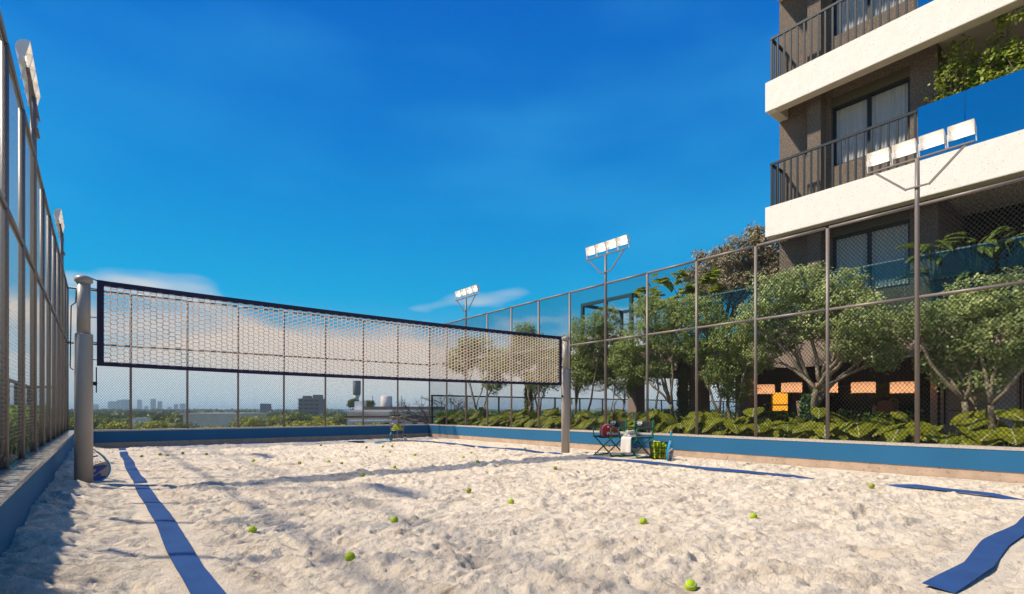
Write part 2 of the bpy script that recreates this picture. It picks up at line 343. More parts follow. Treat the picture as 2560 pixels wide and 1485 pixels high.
    me.update(calc_edges=True); me.materials.append(m); me.shade_smooth()
    tag(obj('sand', me), kind='structure')
# ---- low court walls: concrete, blue board, granite cap
def wall(label, axis, face, back, a, b, sgn, capw, capm):
    """axis 'x': wall runs along y at X=face (sgn = direction away from the court)"""
    p = face+0.012*sgn
    e = empty('court_wall', (face+0.1*sgn, (a+b)/2, -0.29) if axis == 'x' else ((a+b)/2, face+0.1*sgn, -0.29), 0, label, 'wall')
    o = e.location
    def bx(name, u0, u1, z0, z1, m):
        g = MB(); u0, u1 = min(u0, u1), max(u0, u1)
        if axis == 'x': g.box(u0-o.x, u1-o.x, a-o.y, b-o.y, z0-o.z, z1-o.z)
        else: g.box(a-o.x, b-o.x, u0-o.y, u1-o.y, z0-o.z, z1-o.z)
        return g.build(name, m, e)
    bx('concrete_base', p, back, -0.29, 0.45, M_conc)
    bx('painted_board', face, p-0.001*sgn, 0.15 if sgn > 0 else -0.05, 0.449, M_blue)
    bx('cap', face-0.006*sgn, capw, 0.451, 0.49, capm)
    return e
wall('long low blue and concrete wall at foot of right fence', 'x', 9.9, 10.15, -6.8, 17.85, 1, 10.158, M_cap)
wall('low blue wall with glossy granite sill under left fence', 'x', -0.45, -0.78, -6.8, 17.85, -1, -0.79, M_gran)
wall('low blue and concrete wall across far end of court', 'y', 17.6, 17.85, -0.43, 9.88, 1, 17.9, M_cap)
# ---- chain-link fences
CW, CH = 0.060, 0.075
def mesh_panel(w, h, r_=0.0026):
    """diamond wire mesh in the local xz plane, 0..w by 0..h"""
    g = MB(); k = CH/CW
    for s_ in (1, -1):
        c0 = -h/k if s_ > 0 else 0; n = int((w+h/k)/CW)+2; yo = 0.003*s_
        for i in range(n):
            x0 = c0 + i*CW                       # z = s*k*(x-x0) : at z=0 x=x0
            if s_ > 0: xa, za, xb, zb = x0, 0, x0+h/k, h
            else: xa, za, xb, zb = x0, 0, x0-h/k, h
            t0, t1 = 0.0, 1.0; dx = xb-xa
            for (lo, hi) in ((0, w),):
                ta, tb = (lo-xa)/dx, (hi-xa)/dx; t0 = max(t0, min(ta, tb)); t1 = min(t1, max(ta, tb))
            if t1-t0 < 0.01: continue
            g.tube([(xa+dx*t0, yo, h*t0), (xa+dx*t1, yo, h*t1)], r_, 3, False)
    return g.mesh('mesh_panel', M_wire)
def fence(label, p0, dirv, n, step, skip, cat='fence', wr=0.0033):
    rz = math.atan2(dirv[1], dirv[0]); L = n*step
    e = empty('chain_link_fence', (p0[0], p0[1], 0.49), rz, label, cat)
    pm = MB().tube([(0, 0, 0), (0, 0, 3.70)], 0.030, 10).mesh('post', M_post, True)
    cm = MB().lathe([(0.031, 0), (0.031, 0.012), (0.015, 0.028)], 10).mesh('cap', M_post, True)
    tm = MB().tube([(0.028, 0, 0), (step-0.028, 0, 0)], 0.026, 10).mesh('rail', M_post, True)
    lo, hi = mesh_panel(step, 2.25, wr), mesh_panel(step, 1.40, wr)
    bm_ = MB().lathe([(0.045, 0), (0.045, 0.006), (0.031, 0.008)], 10).mesh('base_plate', M_post)
    for i in range(n+1):
        if i not in skip:
            q = obj('post', pm, e, (i*step, 0, 0)); obj('base_plate', bm_, q, (0, 0, 0.0005))
        if i < n:
            obj('rail', tm, e, (i*step, 0, 3.71)); obj('rail', tm, e, (i*step, 0, 2.28))
            obj('mesh_panel', lo, e, (i*step, 0.012, 0.015)); obj('mesh_panel', hi, e, (i*step, 0.012, 2.295))
    return e
ST = 1.275
fence('tall chain-link fence along right side before the trees', (10.0, 17.75), (0, -1), 15, ST, {2, 7, 12, 0}, wr=0.0035)
fence('tall chain-link fence receding along left edge before the hedge', (-0.64, 17.75), (0, -1), 12, ST, {2, 7, 0}, wr=0.0008)
fence('tall chain-link fence across far end with city behind', (-0.64, 17.75), (1, 0), 8, 1.33, set())
# ---- floodlight masts
M_lampw = mat('lamp_housing', (0.80, 0.76, 0.70), 0.4)
M_tube = mat('lamp_tube', (1, 1, 1), 0.4, emit=(1.0, 0.93, 0.82), estr=3.0)
M_refl = mat('lamp_reflector', (0.88, 0.84, 0.78), 0.28, 0.0)
def lamp_parts():
    n = 9; rr = 0.105; w = 0.15                 # trough: half cylinder open towards -y (local), axis x
    prof = [(rr*math.sin(math.pi*i/(n-1))*0.95, rr*math.cos(math.pi*i/(n-1))) for i in range(n)]
    g = MB(); vs = []
    for x in (-w, w):
        for (d, z) in prof: vs.append((x, d, z))
        for (d, z) in prof: vs.append((x, d+0.006 if 0 < d else d+0.001, z*1.06))
    fs = []
    for i in range(n-1):
        fs.append((i, i+1, 2*n+i+1, 2*n+i)); fs.append((n+i, 3*n+i, 3*n+i+1, n+i+1))
        fs.append((i, n+i, n+i+1, i+1)); fs.append((2*n+i, 2*n+i+1, 3*n+i+1, 3*n+i))
    g.add(vs, fs); trough = fixn(g.mesh('reflector', M_refl, False))
    ends = fixn(MB().prism(prof, 'x', -0.002, 0.002).mesh('end_plate', M_lampw))
    tube = MB().tube([(-0.105, 0.045, -0.01), (0.105, 0.045, -0.01)], 0.018, 8).mesh('tube', M_tube, True)
    yoke = MB().bar((0, 0.03, 0.0), (0, 0.03, -0.205), 0.012, 0.03, (0, 1, 0)).mesh('yoke_arm', M_lampw)
    return trough, ends, tube, yoke
LP = lamp_parts()
def mast(x, y, rz, label):
    e = empty('floodlight_mast', (x, y, 0.49), rz, label, 'floodlight', 'floodlight masts on the court fences'); zt = 4.92-0.49
    MB().tube([(0, 0, 0), (0, 0, 3.72), (0, 0, zt)], [0.034, 0.034, 0.030], 12).build('pole', M_post, e, True)
    MB().bar((-0.68, 0, zt+0.012), (0.68, 0, zt+0.012), 0.035, 0.024).build('crossbar', M_post, e)
    g = MB(); g.bar((-0.58, 0, zt), (-0.14, 0, zt-0.44), 0.03, 0.02, (0, 1, 0)); g.bar((0.58, 0, zt), (0.14, 0, zt-0.44), 0.03, 0.02, (0, 1, 0)); g.bar((-0.14, -0.04, zt-0.44), (0.14, -0.04, zt-0.44), 0.03, 0.02)
    g.build('brace', M_post, e)
    for k in range(4):
        l = obj('lamp', LP[0], e, (-0.525+0.35*k, 0, zt+0.024+0.205)); l.rotation_euler = (R(12), 0, 0)
        obj('tube', LP[2], l)
        for sx in (-1, 1): obj('end_plate', LP[1], l, (sx*0.1525, 0, 0)); obj('yoke_arm', LP[3], l, (sx*0.163, 0, 0))
for k, t in ((2, 'far right floodlight mast of four lamps, nearest the far corner'), (7, 'middle right floodlight mast of four lamps, above the net post'), (12, 'near right floodlight mast of four lamps before the white balcony')):
    mast(10.0, 17.75-ST*k, R(-90), t)
for k, t in ((2, 'smaller farther floodlight mast of four lamps on left fence'), (7, 'larger nearer floodlight mast of four lamps on left fence')):
    mast(-0.64, 17.75-ST*k, R(90), t)
# ---- net and its posts
NY = 8.86
def net_post(x, side, label, extra):
    z0 = 0.02 if side > 0 else 0.0
    e = empty('net_post', (x, NY, z0-0.06), 0, label, 'net post', 'net posts')
    MB().lathe([(0.098, 0), (0.098, 2.04), (0.092, 2.05)], 28).build('sleeve', M_grey, e, True)
    MB().lathe([(0.072, 2.0), (0.072, 2.74)], 24).build('inner_tube', M_grey, e, True)
    MB().lathe([(0.074, 2.71), (0.098, 2.735), (0.098, 2.76), (0.085, 2.795), (0.03, 2.82)], 24).build('cap', M_grey, e, True)
    g = MB(); s_ = side
    for z in (1.72, 1.95, 2.28, 2.66): g.tube([(s_*0.07, 0, z), (s_*0.16, 0.0, z-0.005)], 0.006, 6)
    g.build('hook', M_black, e)
    g = MB(); g.tube([(-s_*0.074, -0.01, 2.62), (-s_*0.080, -0.01, 2.45), (-s_*0.125, -0.02, 2.40), (-s_*0.135, -0.02, 1.6), (-s_*0.10, -0.02, 1.57)], 0.007, 6); g.build('tension_cable', M_black, e)
    g = MB(); g.cbox((s_*0.118, -0.01, 1.40), (0.045, 0.03, 0.05), 0.006); g.tube([(s_*0.13, -0.01, 1.62), (s_*0.13, -0.01, 1.28)], 0.007, 6); g.build('cleat', M_black, e)
    if extra:
        g = MB(); g.cbox((0.135, -0.02, 1.27), (0.10, 0.07, 0.14), 0.01); g.tube([(0.0, -0.108, 1.98), (0.16, -0.108, 1.98)], 0.018, 8); g.tube([(0.105, -0.04, 1.95), (0.105, -0.04, 1.42)], 0.009, 6); g.build('winch', M_grey, e)
net_post(-0.155, 1, 'grey telescopic net post in left foreground with padel racket behind', False)
net_post(8.63, -1, 'grey telescopic net post near director chairs, with winch', True)
def net():
    e = empty('volleyball_net', (4.24, NY, 1.60), 0, 'cream rope volleyball net with navy borders stretched between grey posts', 'net')
    x0, x1 = -0.02-4.24, 8.50-4.24; zb, zt = 0.0, 1.14                  # local heights above 1.60
    sag = lambda x: -0.035*(1-(x/4.26)**2)
    def band(name, za, zb_, seg=40):
        g = MB(); P = []
        for i in range(seg+1):
            x = x0+(x1-x0)*i/seg; d = sag(x)
            P.append([(x, -0.006, za+d), (x, 0.006, za+d), (x, 0.006, zb_+d), (x, -0.006, zb_+d)])
        for i in range(seg): g.add(P[i]+P[i+1], [(0, 1, 5, 4), (1, 2, 6, 5), (2, 3, 7, 6), (3, 0, 4, 7)])
        g.add(P[0], [(3, 2, 1, 0)]); g.add(P[-1], [(0, 1, 2, 3)]); return g.build(name, M_navy, e)
    band('top_band', zt-0.075, zt); band('bottom_band', 0.0, 0.058)
    for nm, a, b in (('side_band', x0, x0+0.075), ('side_band', x1-0.075, x1)):
        MB().box(a, b, -0.0085, 0.0085, -0.001, zt+0.001).build(nm, M_navy, e)
    g = MB(); g.tube([(x0, 0, zt-0.01), (x0-0.075, 0, zt+0.02)], 0.007, 6); g.tube([(x1, 0, zt-0.01), (x1+0.06, 0, zt+0.02)], 0.007, 6); g.build('head_cord', M_black, e)
    # hexagonal rope mesh: flat-topped cells in staggered columns
    g = MB(); cw, ch = 0.0735, 0.0600; q = 0.006; n = int((x1-x0-0.15)/cw)+1; rows = int((zt-0.13)/ch)+1; rr = 0.0085
    zlo, zhi = 0.055, zt-0.072
    jx = lambda i, k: 0.0035*math.sin(i*1.7+k*2.3)
    def pt(i, k, d): 
        x = x0+0.07+i*cw+d+jx(i, k); z = zlo+(k+0.5*(i % 2))*ch*0.5*2 + 0.004*math.sin(i*0.9+k); return x, z
    def seg(a, b):
        (xa, za), (xb, zb_) = a, b
        if max(za, zb_) > zhi+0.02 or min(za, zb_) < zlo-0.02: return
        za, zb_ = min(max(za, zlo), zhi), min(max(zb_, zlo), zhi)
        g.tube([(xa, 0, za+sag(xa)), (xb, 0, zb_+sag(xb))], rr, 4, False)
    for i in range(n+1):
        for k in range(-1, rows+1):
            # column i: horizontal bar between x=i*cw+q and (i+1)*cw-q at level k (+half for odd)
            x = x0+0.07+i*cw; z = zlo+(k+0.5*(i % 2))*ch + 0.003*math.sin(i*1.3+k*0.7)
            A = (x+q+jx(i, k), z); B = (x+cw-q+jx(i+1, k), z)
            if x+cw > x1-0.06: continue
            seg(A, B)
            if i+2 <= n and x+2*cw < x1-0.06:
                zn = zlo+(k+0.5*((i+1) % 2))*ch + 0.003*math.sin((i+1)*1.3+k*0.7); C = (x+cw+q+jx(i+1, k), zn)
                seg(B, C)
                k2 = k+1 if (i % 2) else k-1
                zn2 = zlo+(k2+0.5*((i+1) % 2))*ch + 0.003*math.sin((i+1)*1.3+k2*0.7); seg(B, (x+cw+q+jx(i+1, k2), zn2))
    g.build('rope_mesh', M_rope, e)
net()
# ---- edge railings of the podium (dark frames, glass infill)
M_frame = mat('black_frame', (0.022, 0.022, 0.024), 0.5, 0.2)
M_clear = glass_mat('guard_glass_clear', (0.86, 0.88, 0.90), 0.05)
def railing(label, p0, p1, zb, zt, step):
    p0, p1 = Vector(p0), Vector(p1); d = p1-p0; L = d.length; n = max(1, round(L/step)); rz = math.atan2(d.y, d.x)
    e = empty('edge_railing', (p0.x, p0.y, zb), rz, label, 'railing'); h = zt-zb
    MB().box(0, L, -0.03, 0.03, h-0.055, h).build('top_rail', M_frame, e)
    pm = MB().box(-0.028, 0.028, -0.028, 0.028, 0, h-0.056).mesh('post', M_frame); gm = MB().box(0.03, L/n-0.03, -0.005, 0.005, 0.05, h-0.06).mesh('pane', M_clear)
    for i in range(n+1): obj('post', pm, e, (min(max(i*L/n, 0.03), L-0.03), 0, 0))
    for i in range(n): obj('pane', gm, e, (i*L/n, 0, 0))
railing('black framed glass railing behind left hedge', (-1.40, 18.03), (-1.40, 2.5), -0.30, 1.64, 1.35)
railing('short black framed glass railing closing end of left hedge', (-1.36, 18.03), (-0.72, 18.03), -0.30, 1.64, 1.2)
railing('long black framed railing beyond the trees at far right edge', (10.25, 18.05), (33.5, 18.05), -0.30, 1.63, 1.7)
# ================================================================== APARTMENT BUILDING
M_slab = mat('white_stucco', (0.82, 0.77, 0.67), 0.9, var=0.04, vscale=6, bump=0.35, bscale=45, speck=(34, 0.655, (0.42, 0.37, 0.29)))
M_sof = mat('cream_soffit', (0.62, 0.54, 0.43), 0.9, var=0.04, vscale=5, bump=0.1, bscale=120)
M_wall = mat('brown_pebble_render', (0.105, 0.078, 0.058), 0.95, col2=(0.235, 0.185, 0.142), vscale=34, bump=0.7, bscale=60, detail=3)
M_alu = mat('slate_aluminium', (0.020, 0.027, 0.033), 0.5, 0.1, spec=0.25)
M_shut = mat('olive_shutter_box', (0.105, 0.092, 0.055), 0.5, 0.1)
M_pane = glass_mat('window_glass', (0.88, 0.90, 0.92), 0.01, fk=0.10)
M_mirr = glass_mat('blue_mirror_glass', (0.10, 0.22, 0.34), 0.62, rcol=(0.55, 0.80, 0.95))
M_teal = glass_mat('teal_guard_glass', (0.60, 0.76, 0.77), 0.03, rcol=(0.85, 0.95, 0.95), fk=0.12)
M_curt = mat('sheer_curtain', (0.95, 0.85, 0.72), 0.9, transl=0.2)
M_dark = mat('dark_room', (0.020, 0.017, 0.015), 0.9)
XS, XW = 13.0, 13.76                               # slab edge and wall plane
YE = 6.26; YN = -6.5
SL = [(5.32, 6.05), (8.43, 9.15), (11.53, 12.25)]   # balcony slabs: underside, top
bld = empty('apartment_building', (16, 0, 2.95), 0, 'tall brown apartment building with white balcony bands on right', 'building')
OB = Vector((16, 0, 2.95))
def B(name, x0, x1, y0, y1, z0, z1, m, parent=bld):
    g = MB(); g.box(x0-OB.x, x1-OB.x, y0-OB.y, y1-OB.y, z0-OB.z, z1-OB.z); return g.build(name, m, parent)
LEVEL = [2.95, 6.05, 9.15]                          # balcony floor levels
CEIL = [5.32+0.30, 8.43+0.30, 11.53+0.30]           # ceilings behind the edge beam
for zi, (zb, zt) in enumerate(SL):
    s_ = B('balcony_band', XS, XS+0.20, YN, YE, zb, zt, M_slab)
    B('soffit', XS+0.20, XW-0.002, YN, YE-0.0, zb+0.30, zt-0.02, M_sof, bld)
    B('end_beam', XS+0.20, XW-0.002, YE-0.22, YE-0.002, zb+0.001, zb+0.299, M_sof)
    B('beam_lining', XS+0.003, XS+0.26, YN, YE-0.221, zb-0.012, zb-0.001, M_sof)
WIN = (3.50, 5.05)
for li, (zf, zc) in enumerate(zip(LEVEL, CEIL)):
    zt = zc if li < 2 else 12.0
    w0, w1 = zf+0.78, zf+2.22                       # window opening
    B('wall', XW, XW+0.35, WIN[1], YE, zf, zt, M_wall); B('wall', XW, XW+0.35, 3.02, WIN[0], zf, zt, M_wall)
    B('wall', XW, XW+0.35, WIN[0], WIN[1], zf, w0, M_wall); B('wall', XW, XW+0.35, WIN[0], WIN[1], w1+0.22, zt, M_wall)
    B('pilaster', XW-0.26, XW-0.001, 5.18, 5.48, zf, zt-0.001, M_wall)
    win = B('window', XW+0.10, XW+0.16, WIN[0], WIN[0]+0.06, w0, w1, M_alu)
    B('frame', XW+0.10, XW+0.16, WIN[1]-0.06, WIN[1], w0, w1, M_alu, win); B('frame', XW+0.10, XW+0.16, WIN[0]+0.06, WIN[1]-0.06, w0, w0+0.06, M_alu, win)
    B('frame', XW+0.10, XW+0.16, WIN[0]+0.06, WIN[1]-0.06, w1-0.06, w1, M_alu, win)
    ym = (WIN[0]+WIN[1])/2+0.02
    B('mullion', XW+0.095, XW+0.165, ym-0.035, ym+0.035, w0+0.06, w1-0.06, M_alu, win)
    B('shutter_box', XW+0.03, XW+0.2, WIN[0], WIN[1], w1, w1+0.22, M_shut, win)
    for a, b in ((WIN[0]+0.06, ym-0.035), (ym+0.035, WIN[1]-0.06)): B('pane', XW+0.125, XW+0.131, a, b, w0+0.06, w1-0.06, M_pane, win)
    g = MB(); P = []; n = 90                        # pleated curtain
    for i in range(n+1):
        y = WIN[0]+0.03+(WIN[1]-WIN[0]-0.06)*i/n; x = XW+0.185+0.022*math.sin(i*1.55+0.8*math.sin(i*0.37)); P += [(x-OB.x, y-OB.y, w0-OB.z), (x-OB.x, y-OB.y, w1-OB.z)]
    g.add(P, [(2*i, 2*i+2, 2*i+3, 2*i+1) for i in range(n)]); g.build('curtain', M_curt, win, True)
    B('room_back', XW+0.30, XW+0.34, WIN[0], WIN[1], w0, w1, M_dark, win)
    # recessed loggia beyond the wall, with its own glazing
    B('loggia_side', XW+0.351, 16.2, 3.02, 3.25, zf, zt-0.002, M_wall)
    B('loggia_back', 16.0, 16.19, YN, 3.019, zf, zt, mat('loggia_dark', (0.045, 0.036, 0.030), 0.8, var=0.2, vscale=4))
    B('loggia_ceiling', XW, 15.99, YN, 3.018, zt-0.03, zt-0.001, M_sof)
# bulk of the building behind, roof
B('side_wall', XW+0.352, 24, YE-0.25, YE-0.004, 2.951, 12.24, M_wall)
B('roof', XW, 24, YN, YE, 12.26, 12.5, M_slab)
# balcony railings (upper two floors) and blue mirrored glass to the right
for li in (1, 2):
    zf = LEVEL[li]; yr0, yr1 = 3.20, YE-0.10
    rail = B('railing', XS+0.03, XS+0.075, yr0, yr1, zf+1.02, zf+1.075, M_alu)
    n = 19; bm_ = MB().box(-0.014, 0.014, -0.02, 0.02, 0, 1.019).mesh('baluster', M_alu)
    for i in range(n+1): obj('baluster', bm_, rail, (XS+0.052-OB.x, yr0+0.03+(yr1-yr0-0.06)*i/n-OB.y, zf-OB.z))
    B('side_rail', XS+0.08, XW-0.03, yr1-0.045, yr1, zf+1.02, zf+1.075, M_alu, rail)
    bs = MB().box(-0.02, 0.02, -0.014, 0.014, 0, 1.019).mesh('baluster', M_alu)
    for i in range(5): obj('baluster', bs, rail, (XS+0.18+i*0.12-OB.x, yr1-0.022-OB.y, zf-OB.z))
    for a, b in ((2.45, 3.185), (0.9, 2.443), (-0.7, 0.893), (-2.3, -0.707)): B('glass_panel', XS+0.03, XS+0.045, a, b, zf+0.002, zf+1.10, M_mirr)
# podium terrace guard: tall teal glass from the far wing to the near end
yy = 9.6
while yy > -4:
    a = yy-1.55; B('guard_pane', XS+0.02, XS+0.032, a+0.006, yy-0.006, 2.96, 4.12, M_teal)
    B('guard_rail', XS+0.012, XS+0.04, a, yy, 4.121, 4.15, mat('teal_rail', (0.10, 0.19, 0.22), 0.35, 0.3)); yy = a
# ================================================================== PODIUM WING WITH LOUNGE (ground floor)
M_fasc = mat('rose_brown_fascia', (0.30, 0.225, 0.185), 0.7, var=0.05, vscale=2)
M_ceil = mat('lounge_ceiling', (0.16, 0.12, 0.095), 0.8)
M_wood = mat('dark_walnut', (0.060, 0.038, 0.025), 0.5, var=0.3, vscale=3, stretch=(6, 6, 0.6))
M_marb = mat('black_marble', (0.010, 0.010, 0.011), 0.22, var=0.4, vscale=2, speck=(1.3, 0.645, (0.30, 0.27, 0.25)))
wing = empty('lounge_pavilion', (17, 3, 0.02), 0, 'open ground-floor lounge under the building behind trees', 'pavilion'); OW = Vector((17, 3, 0.02))
def Wb(name, x0, x1, y0, y1, z0, z1, m, parent=wing):
    g = MB(); g.box(x0-OW.x, x1-OW.x, y0-OW.y, y1-OW.y, z0-OW.z, z1-OW.z); return g.build(name, m, parent)
Wb('roof_slab', XS+0.10, 26, YN, 13.0, 2.60, 2.948, M_fasc)
# fascia with a wavy lower edge
prof = [(YN, 2.949)]
pts = []
for i in range(81):
    y = YN+(13.0-YN)*i/80; z = 2.14 + 0.10*math.sin(y*0.9+0.6)+0.05*math.sin(y*1.9); pts.append((y, z))
g = MB(); P = []
for y, z in pts: P += [(XS-OW.x, y-OW.y, z-OW.z), (XS-OW.x, y-OW.y, 2.949-OW.z), (XS+0.098-OW.x, y-OW.y, 2.949-OW.z), (XS+0.098-OW.x, y-OW.y, z-OW.z)]
F = []
for i in range(80):
    a = 4*i
    for k in range(4): q = (k+1) % 4; F.append((a+k, a+q, a+4+q, a+4+k))
F += [(0, 3, 2, 1), (320, 321, 322, 323)]
g.add(P, F); o = g.build('fascia', M_fasc, wing); fixn(o.data)
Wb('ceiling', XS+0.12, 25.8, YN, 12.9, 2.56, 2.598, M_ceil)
Wb('end_fascia', XS+0.10, 20, 10.9, 11.1, 2.15, 2.559, M_fasc)
Wb('back_wall', 18.0, 18.2, YN, 8.4, 0.0, 2.558, M_wood)
Wb('marble_panel', 17.95, 17.998, 3.6, 6.7, 0.02, 1.75, M_marb)
Wb('niche_wall', 16.4, 17.94, 6.76, 8.2, 0.0, 2.558, mat('dark_stone', (0.05, 0.043, 0.040), 0.6, var=0.3, vscale=4))
Wb('wood_panel', 17.90, 17.949, 3.6, 6.74, 1.76, 2.55, mat('brown_panel', (0.12, 0.078, 0.052), 0.5, var=0.15, vscale=2, stretch=(5, 5, 0.5)))
for y in (4.2, 4.9, 5.6, 6.3): Wb('panel_joint', 17.885, 17.899, y-0.006, y+0.006, 1.76, 2.55, M_dark)
# right-hand pink-brown wall, door, pillar, slats
M_pink = mat('rose_plaster', (0.62, 0.47, 0.41), 0.8, var=0.04, vscale=2)
Wb('plaster_wall', 15.3, 15.45, -4.0, 3.50, 0.0, 2.557, M_pink)
dr = Wb('door', 15.25, 15.298, 2.62, 3.30, 0.02, 1.95, mat('door_rose', (0.55, 0.42, 0.37), 0.6)); Wb('door_frame', 15.262, 15.299, 3.301, 3.36, 0.02, 2.02, M_black, dr); Wb('handle', 15.21, 15.249, 3.20, 3.23, 0.7, 1.5, M_black, dr); Wb('panel_line', 15.243, 15.249, 2.68, 3.14, 1.0, 1.015, M_dark, dr)
Wb('pillar', 14.1, 14.6, 1.90, 2.24, 0.0, 2.557, M_pink)
Wb('pillar', 14.4, 14.9, 7.4, 7.8, 0.0, 2.557, M_fasc); Wb('pillar', 14.4, 14.9, 8.9, 9.3, 0.0, 2.557, M_fasc); Wb('pillar', 15.5, 16.0, 12.2, 12.6, 0.0, 2.557, M_fasc)
for i in range(5): Wb('slat', 14.3, 14.36, 1.86-i*0.055-0.03, 1.86-i*0.055, 0.02, 2.55, M_wood)
# shelf, counter and things on them (things of their own)
def thing_box(name, label, cat, boxes, m, base, group=None):
    e = empty(name, base, 0, label, cat, group)
    for nm, x0, x1, y0, y1, z0, z1, mm in boxes:
        g = MB(); g.box(x0-base[0], x1-base[0], y0-base[1], y1-base[1], z0-base[2], z1-base[2]); g.build(nm, mm or m, e)
    return e
thing_box('wall_shelf', 'long pale shelf on dark lounge back wall', 'shelf', [('board', 17.55, 17.899, 3.7, 6.6, 1.72, 1.758, None), ('bracket', 17.7, 17.949, 3.9, 3.93, 1.62, 1.719, M_black), ('bracket', 17.7, 17.949, 6.4, 6.43, 1.62, 1.719, M_black)], mat('shelf_wood', (0.22, 0.16, 0.12), 0.5), (17.72, 5.1, 1.62))
thing_box('bar_counter', 'dark marble bar counter at back of lounge', 'counter', [('top', 16.55, 17.3, 3.7, 6.6, 0.86, 0.90, M_marb), ('body', 16.65, 17.25, 3.8, 6.5, 0.021, 0.859, M_wood)], M_wood, (16.9, 5.1, 0.021))
# lit niche (wine cabinet / fire) with amber glow
M_amber = mat('amber_backlight', (0.6, 0.3, 0.05), 0.6, emit=(1.0, 0.42, 0.03), estr=1.0, col2=(0.9, 0.6, 0.1), vscale=9)
pn = at_x(1953, 1002, 16.39)
nb = (16.36, pn.y, 0.94)
e = empty('lit_niche', nb, 0, 'glowing amber wall niche with shelf in the lounge', 'niche')
MB().box(0.02, 0.035, -0.25, 0.25, 0.06, 0.62).build('backlight', M_amber, e)
g = MB(); g.box(-0.10, 0.036, -0.29, -0.25, 0.02, 0.66); g.box(-0.10, 0.036, 0.25, 0.29, 0.02, 0.66); g.box(-0.10, 0.036, -0.25, 0.25, 0.62, 0.66); g.box(-0.10, 0.036, -0.25, 0.25, 0.02, 0.06); g.build('frame', M_black, e)
MB().box(-0.08, 0.018, -0.248, 0.248, 0.22, 0.26).build('shelf', mat('steel_shelf', (0.25, 0.3, 0.4), 0.3, 0.6), e)
# drum pendants
M_shade = mat('linen_shade', (0.70, 0.46, 0.30), 0.8, transl=0.5, var=0.1, vscale=6, emit=(1.0, 0.66, 0.45), estr=0.25)
for px, lb in ((1912, 'drum pendant lamp half hidden by leaves, leftmost in lounge'), (1979, 'drum pendant lamp second from left in lounge, left of pale trunks'), (2066, 'drum pendant lamp third from left, behind pale tree trunk'), (2158, 'drum pendant lamp fourth from left in lounge'), (2258, 'drum pendant lamp fifth from left, crossed by fence post')):
    p = at_x(px, 971 if px > 1950 else 975, 14.9)
    e = empty('pendant_lamp', (p.x, p.y, p.z-0.13), 0, lb, 'lamp', 'drum pendant lamps in the lounge')
    sh_ = MB().lathe([(0.255, 0), (0.255, 0.14), (0.255, 0.28)], 24); sh_.f = [f for f in sh_.f if len(f) == 4]; sh_.build('shade', M_shade, e, True)
    g = MB(); g.tube([(0, 0, 0.275), (0, 0, 2.57-p.z+0.13)], 0.006, 6); g.build('cord', M_black, e)
    pl_ = bpy.data.lights.new('pendant_bulb', 'POINT'); pl_.energy = 5; pl_.color = (1.0, 0.72, 0.45); pl_.shadow_soft_size = 0.08; po = bpy.data.objects.new('pendant_bulb', pl_); COL.objects.link(po); po.parent = e; po.location = (0, 0, 0.10)
    MB().lathe([(0.258, 0.0), (0.258, 0.014)], 24).build('rim', mat('brass_rim', (0.35, 0.20, 0.10), 0.4, 0.5), e)
# chopping boards, hanging plant, jar
M_board = mat('pink_wood_board', (0.42, 0.25, 0.18), 0.6, var=0.12, vscale=4)
p = at_x(2212, 1017, 17.0); e = empty('chopping_board', (p.x, p.y, 0.901), 0, 'round pink wooden board standing on lounge counter', 'board')
g = MB(); g.lathe([(0.19, 0), (0.195, 0.006), (0.195, 0.018), (0.19, 0.024)], 28); g.build('disc', M_board, e, False, (0, 0, 0.196), (0, R(80), 0))
p = at_x(2234, 1010, 17.2); e = empty('chopping_board', (p.x, p.y, 0.901), 0, 'arched rectangular wooden board with hole, standing on counter', 'board')
pl = [(-0.11, 0), (0.11, 0), (0.11, 0.36)]+[(0.11*math.cos(t*math.pi/10), 0.36+0.09*math.sin(t*math.pi/10)) for t in range(1, 10)]+[(-0.11, 0.36)]
MB().prism(pl, 'x', 0, 0.02).build('panel', M_board, e); MB().lathe([(0.028, 0), (0.028, 0.003)], 14).build('hole', M_dark, e, False, (-0.004, 0, 0.38), (0, R(90), 0))
for px, hgt, lb in ((2100, .17, 'small pale vase on counter left of round board'), (2186, .26, 'cream jar with dark lid beside round board'), (1922, .34, 'dark bottle with red cap beside lit niche'), (1912, .30, 'dark bottle with white cap beside lit niche')):
    p = at_x(px, 1030, 16.7 if px > 2000 else 16.0); zb = 0.901
    if px < 2000: zb = 0.022
    e = empty('bottle' if px < 2000 else 'jar', (p.x, p.y, zb), 0, lb, 'bottle' if px < 2000 else 'jar')
    hh = hgt if px > 2000 else hgt+0.85
    col = M_black if px < 2000 else mat('cream_glaze', (0.55, 0.45, 0.36), 0.4)
    MB().lathe([(0.05, 0), (0.055, 0.02), (0.055, hh*0.7), (0.03, hh*0.85), (0.025, hh)], 14).build('body', col, e, True)
    MB().lathe([(0.032, hh), (0.032, hh+0.04)], 12).build('lid', mat('red_cap', (0.4, 0.02, 0.02), 0.4) if px == 1922 else M_lampw if px == 1912 else M_black, e)
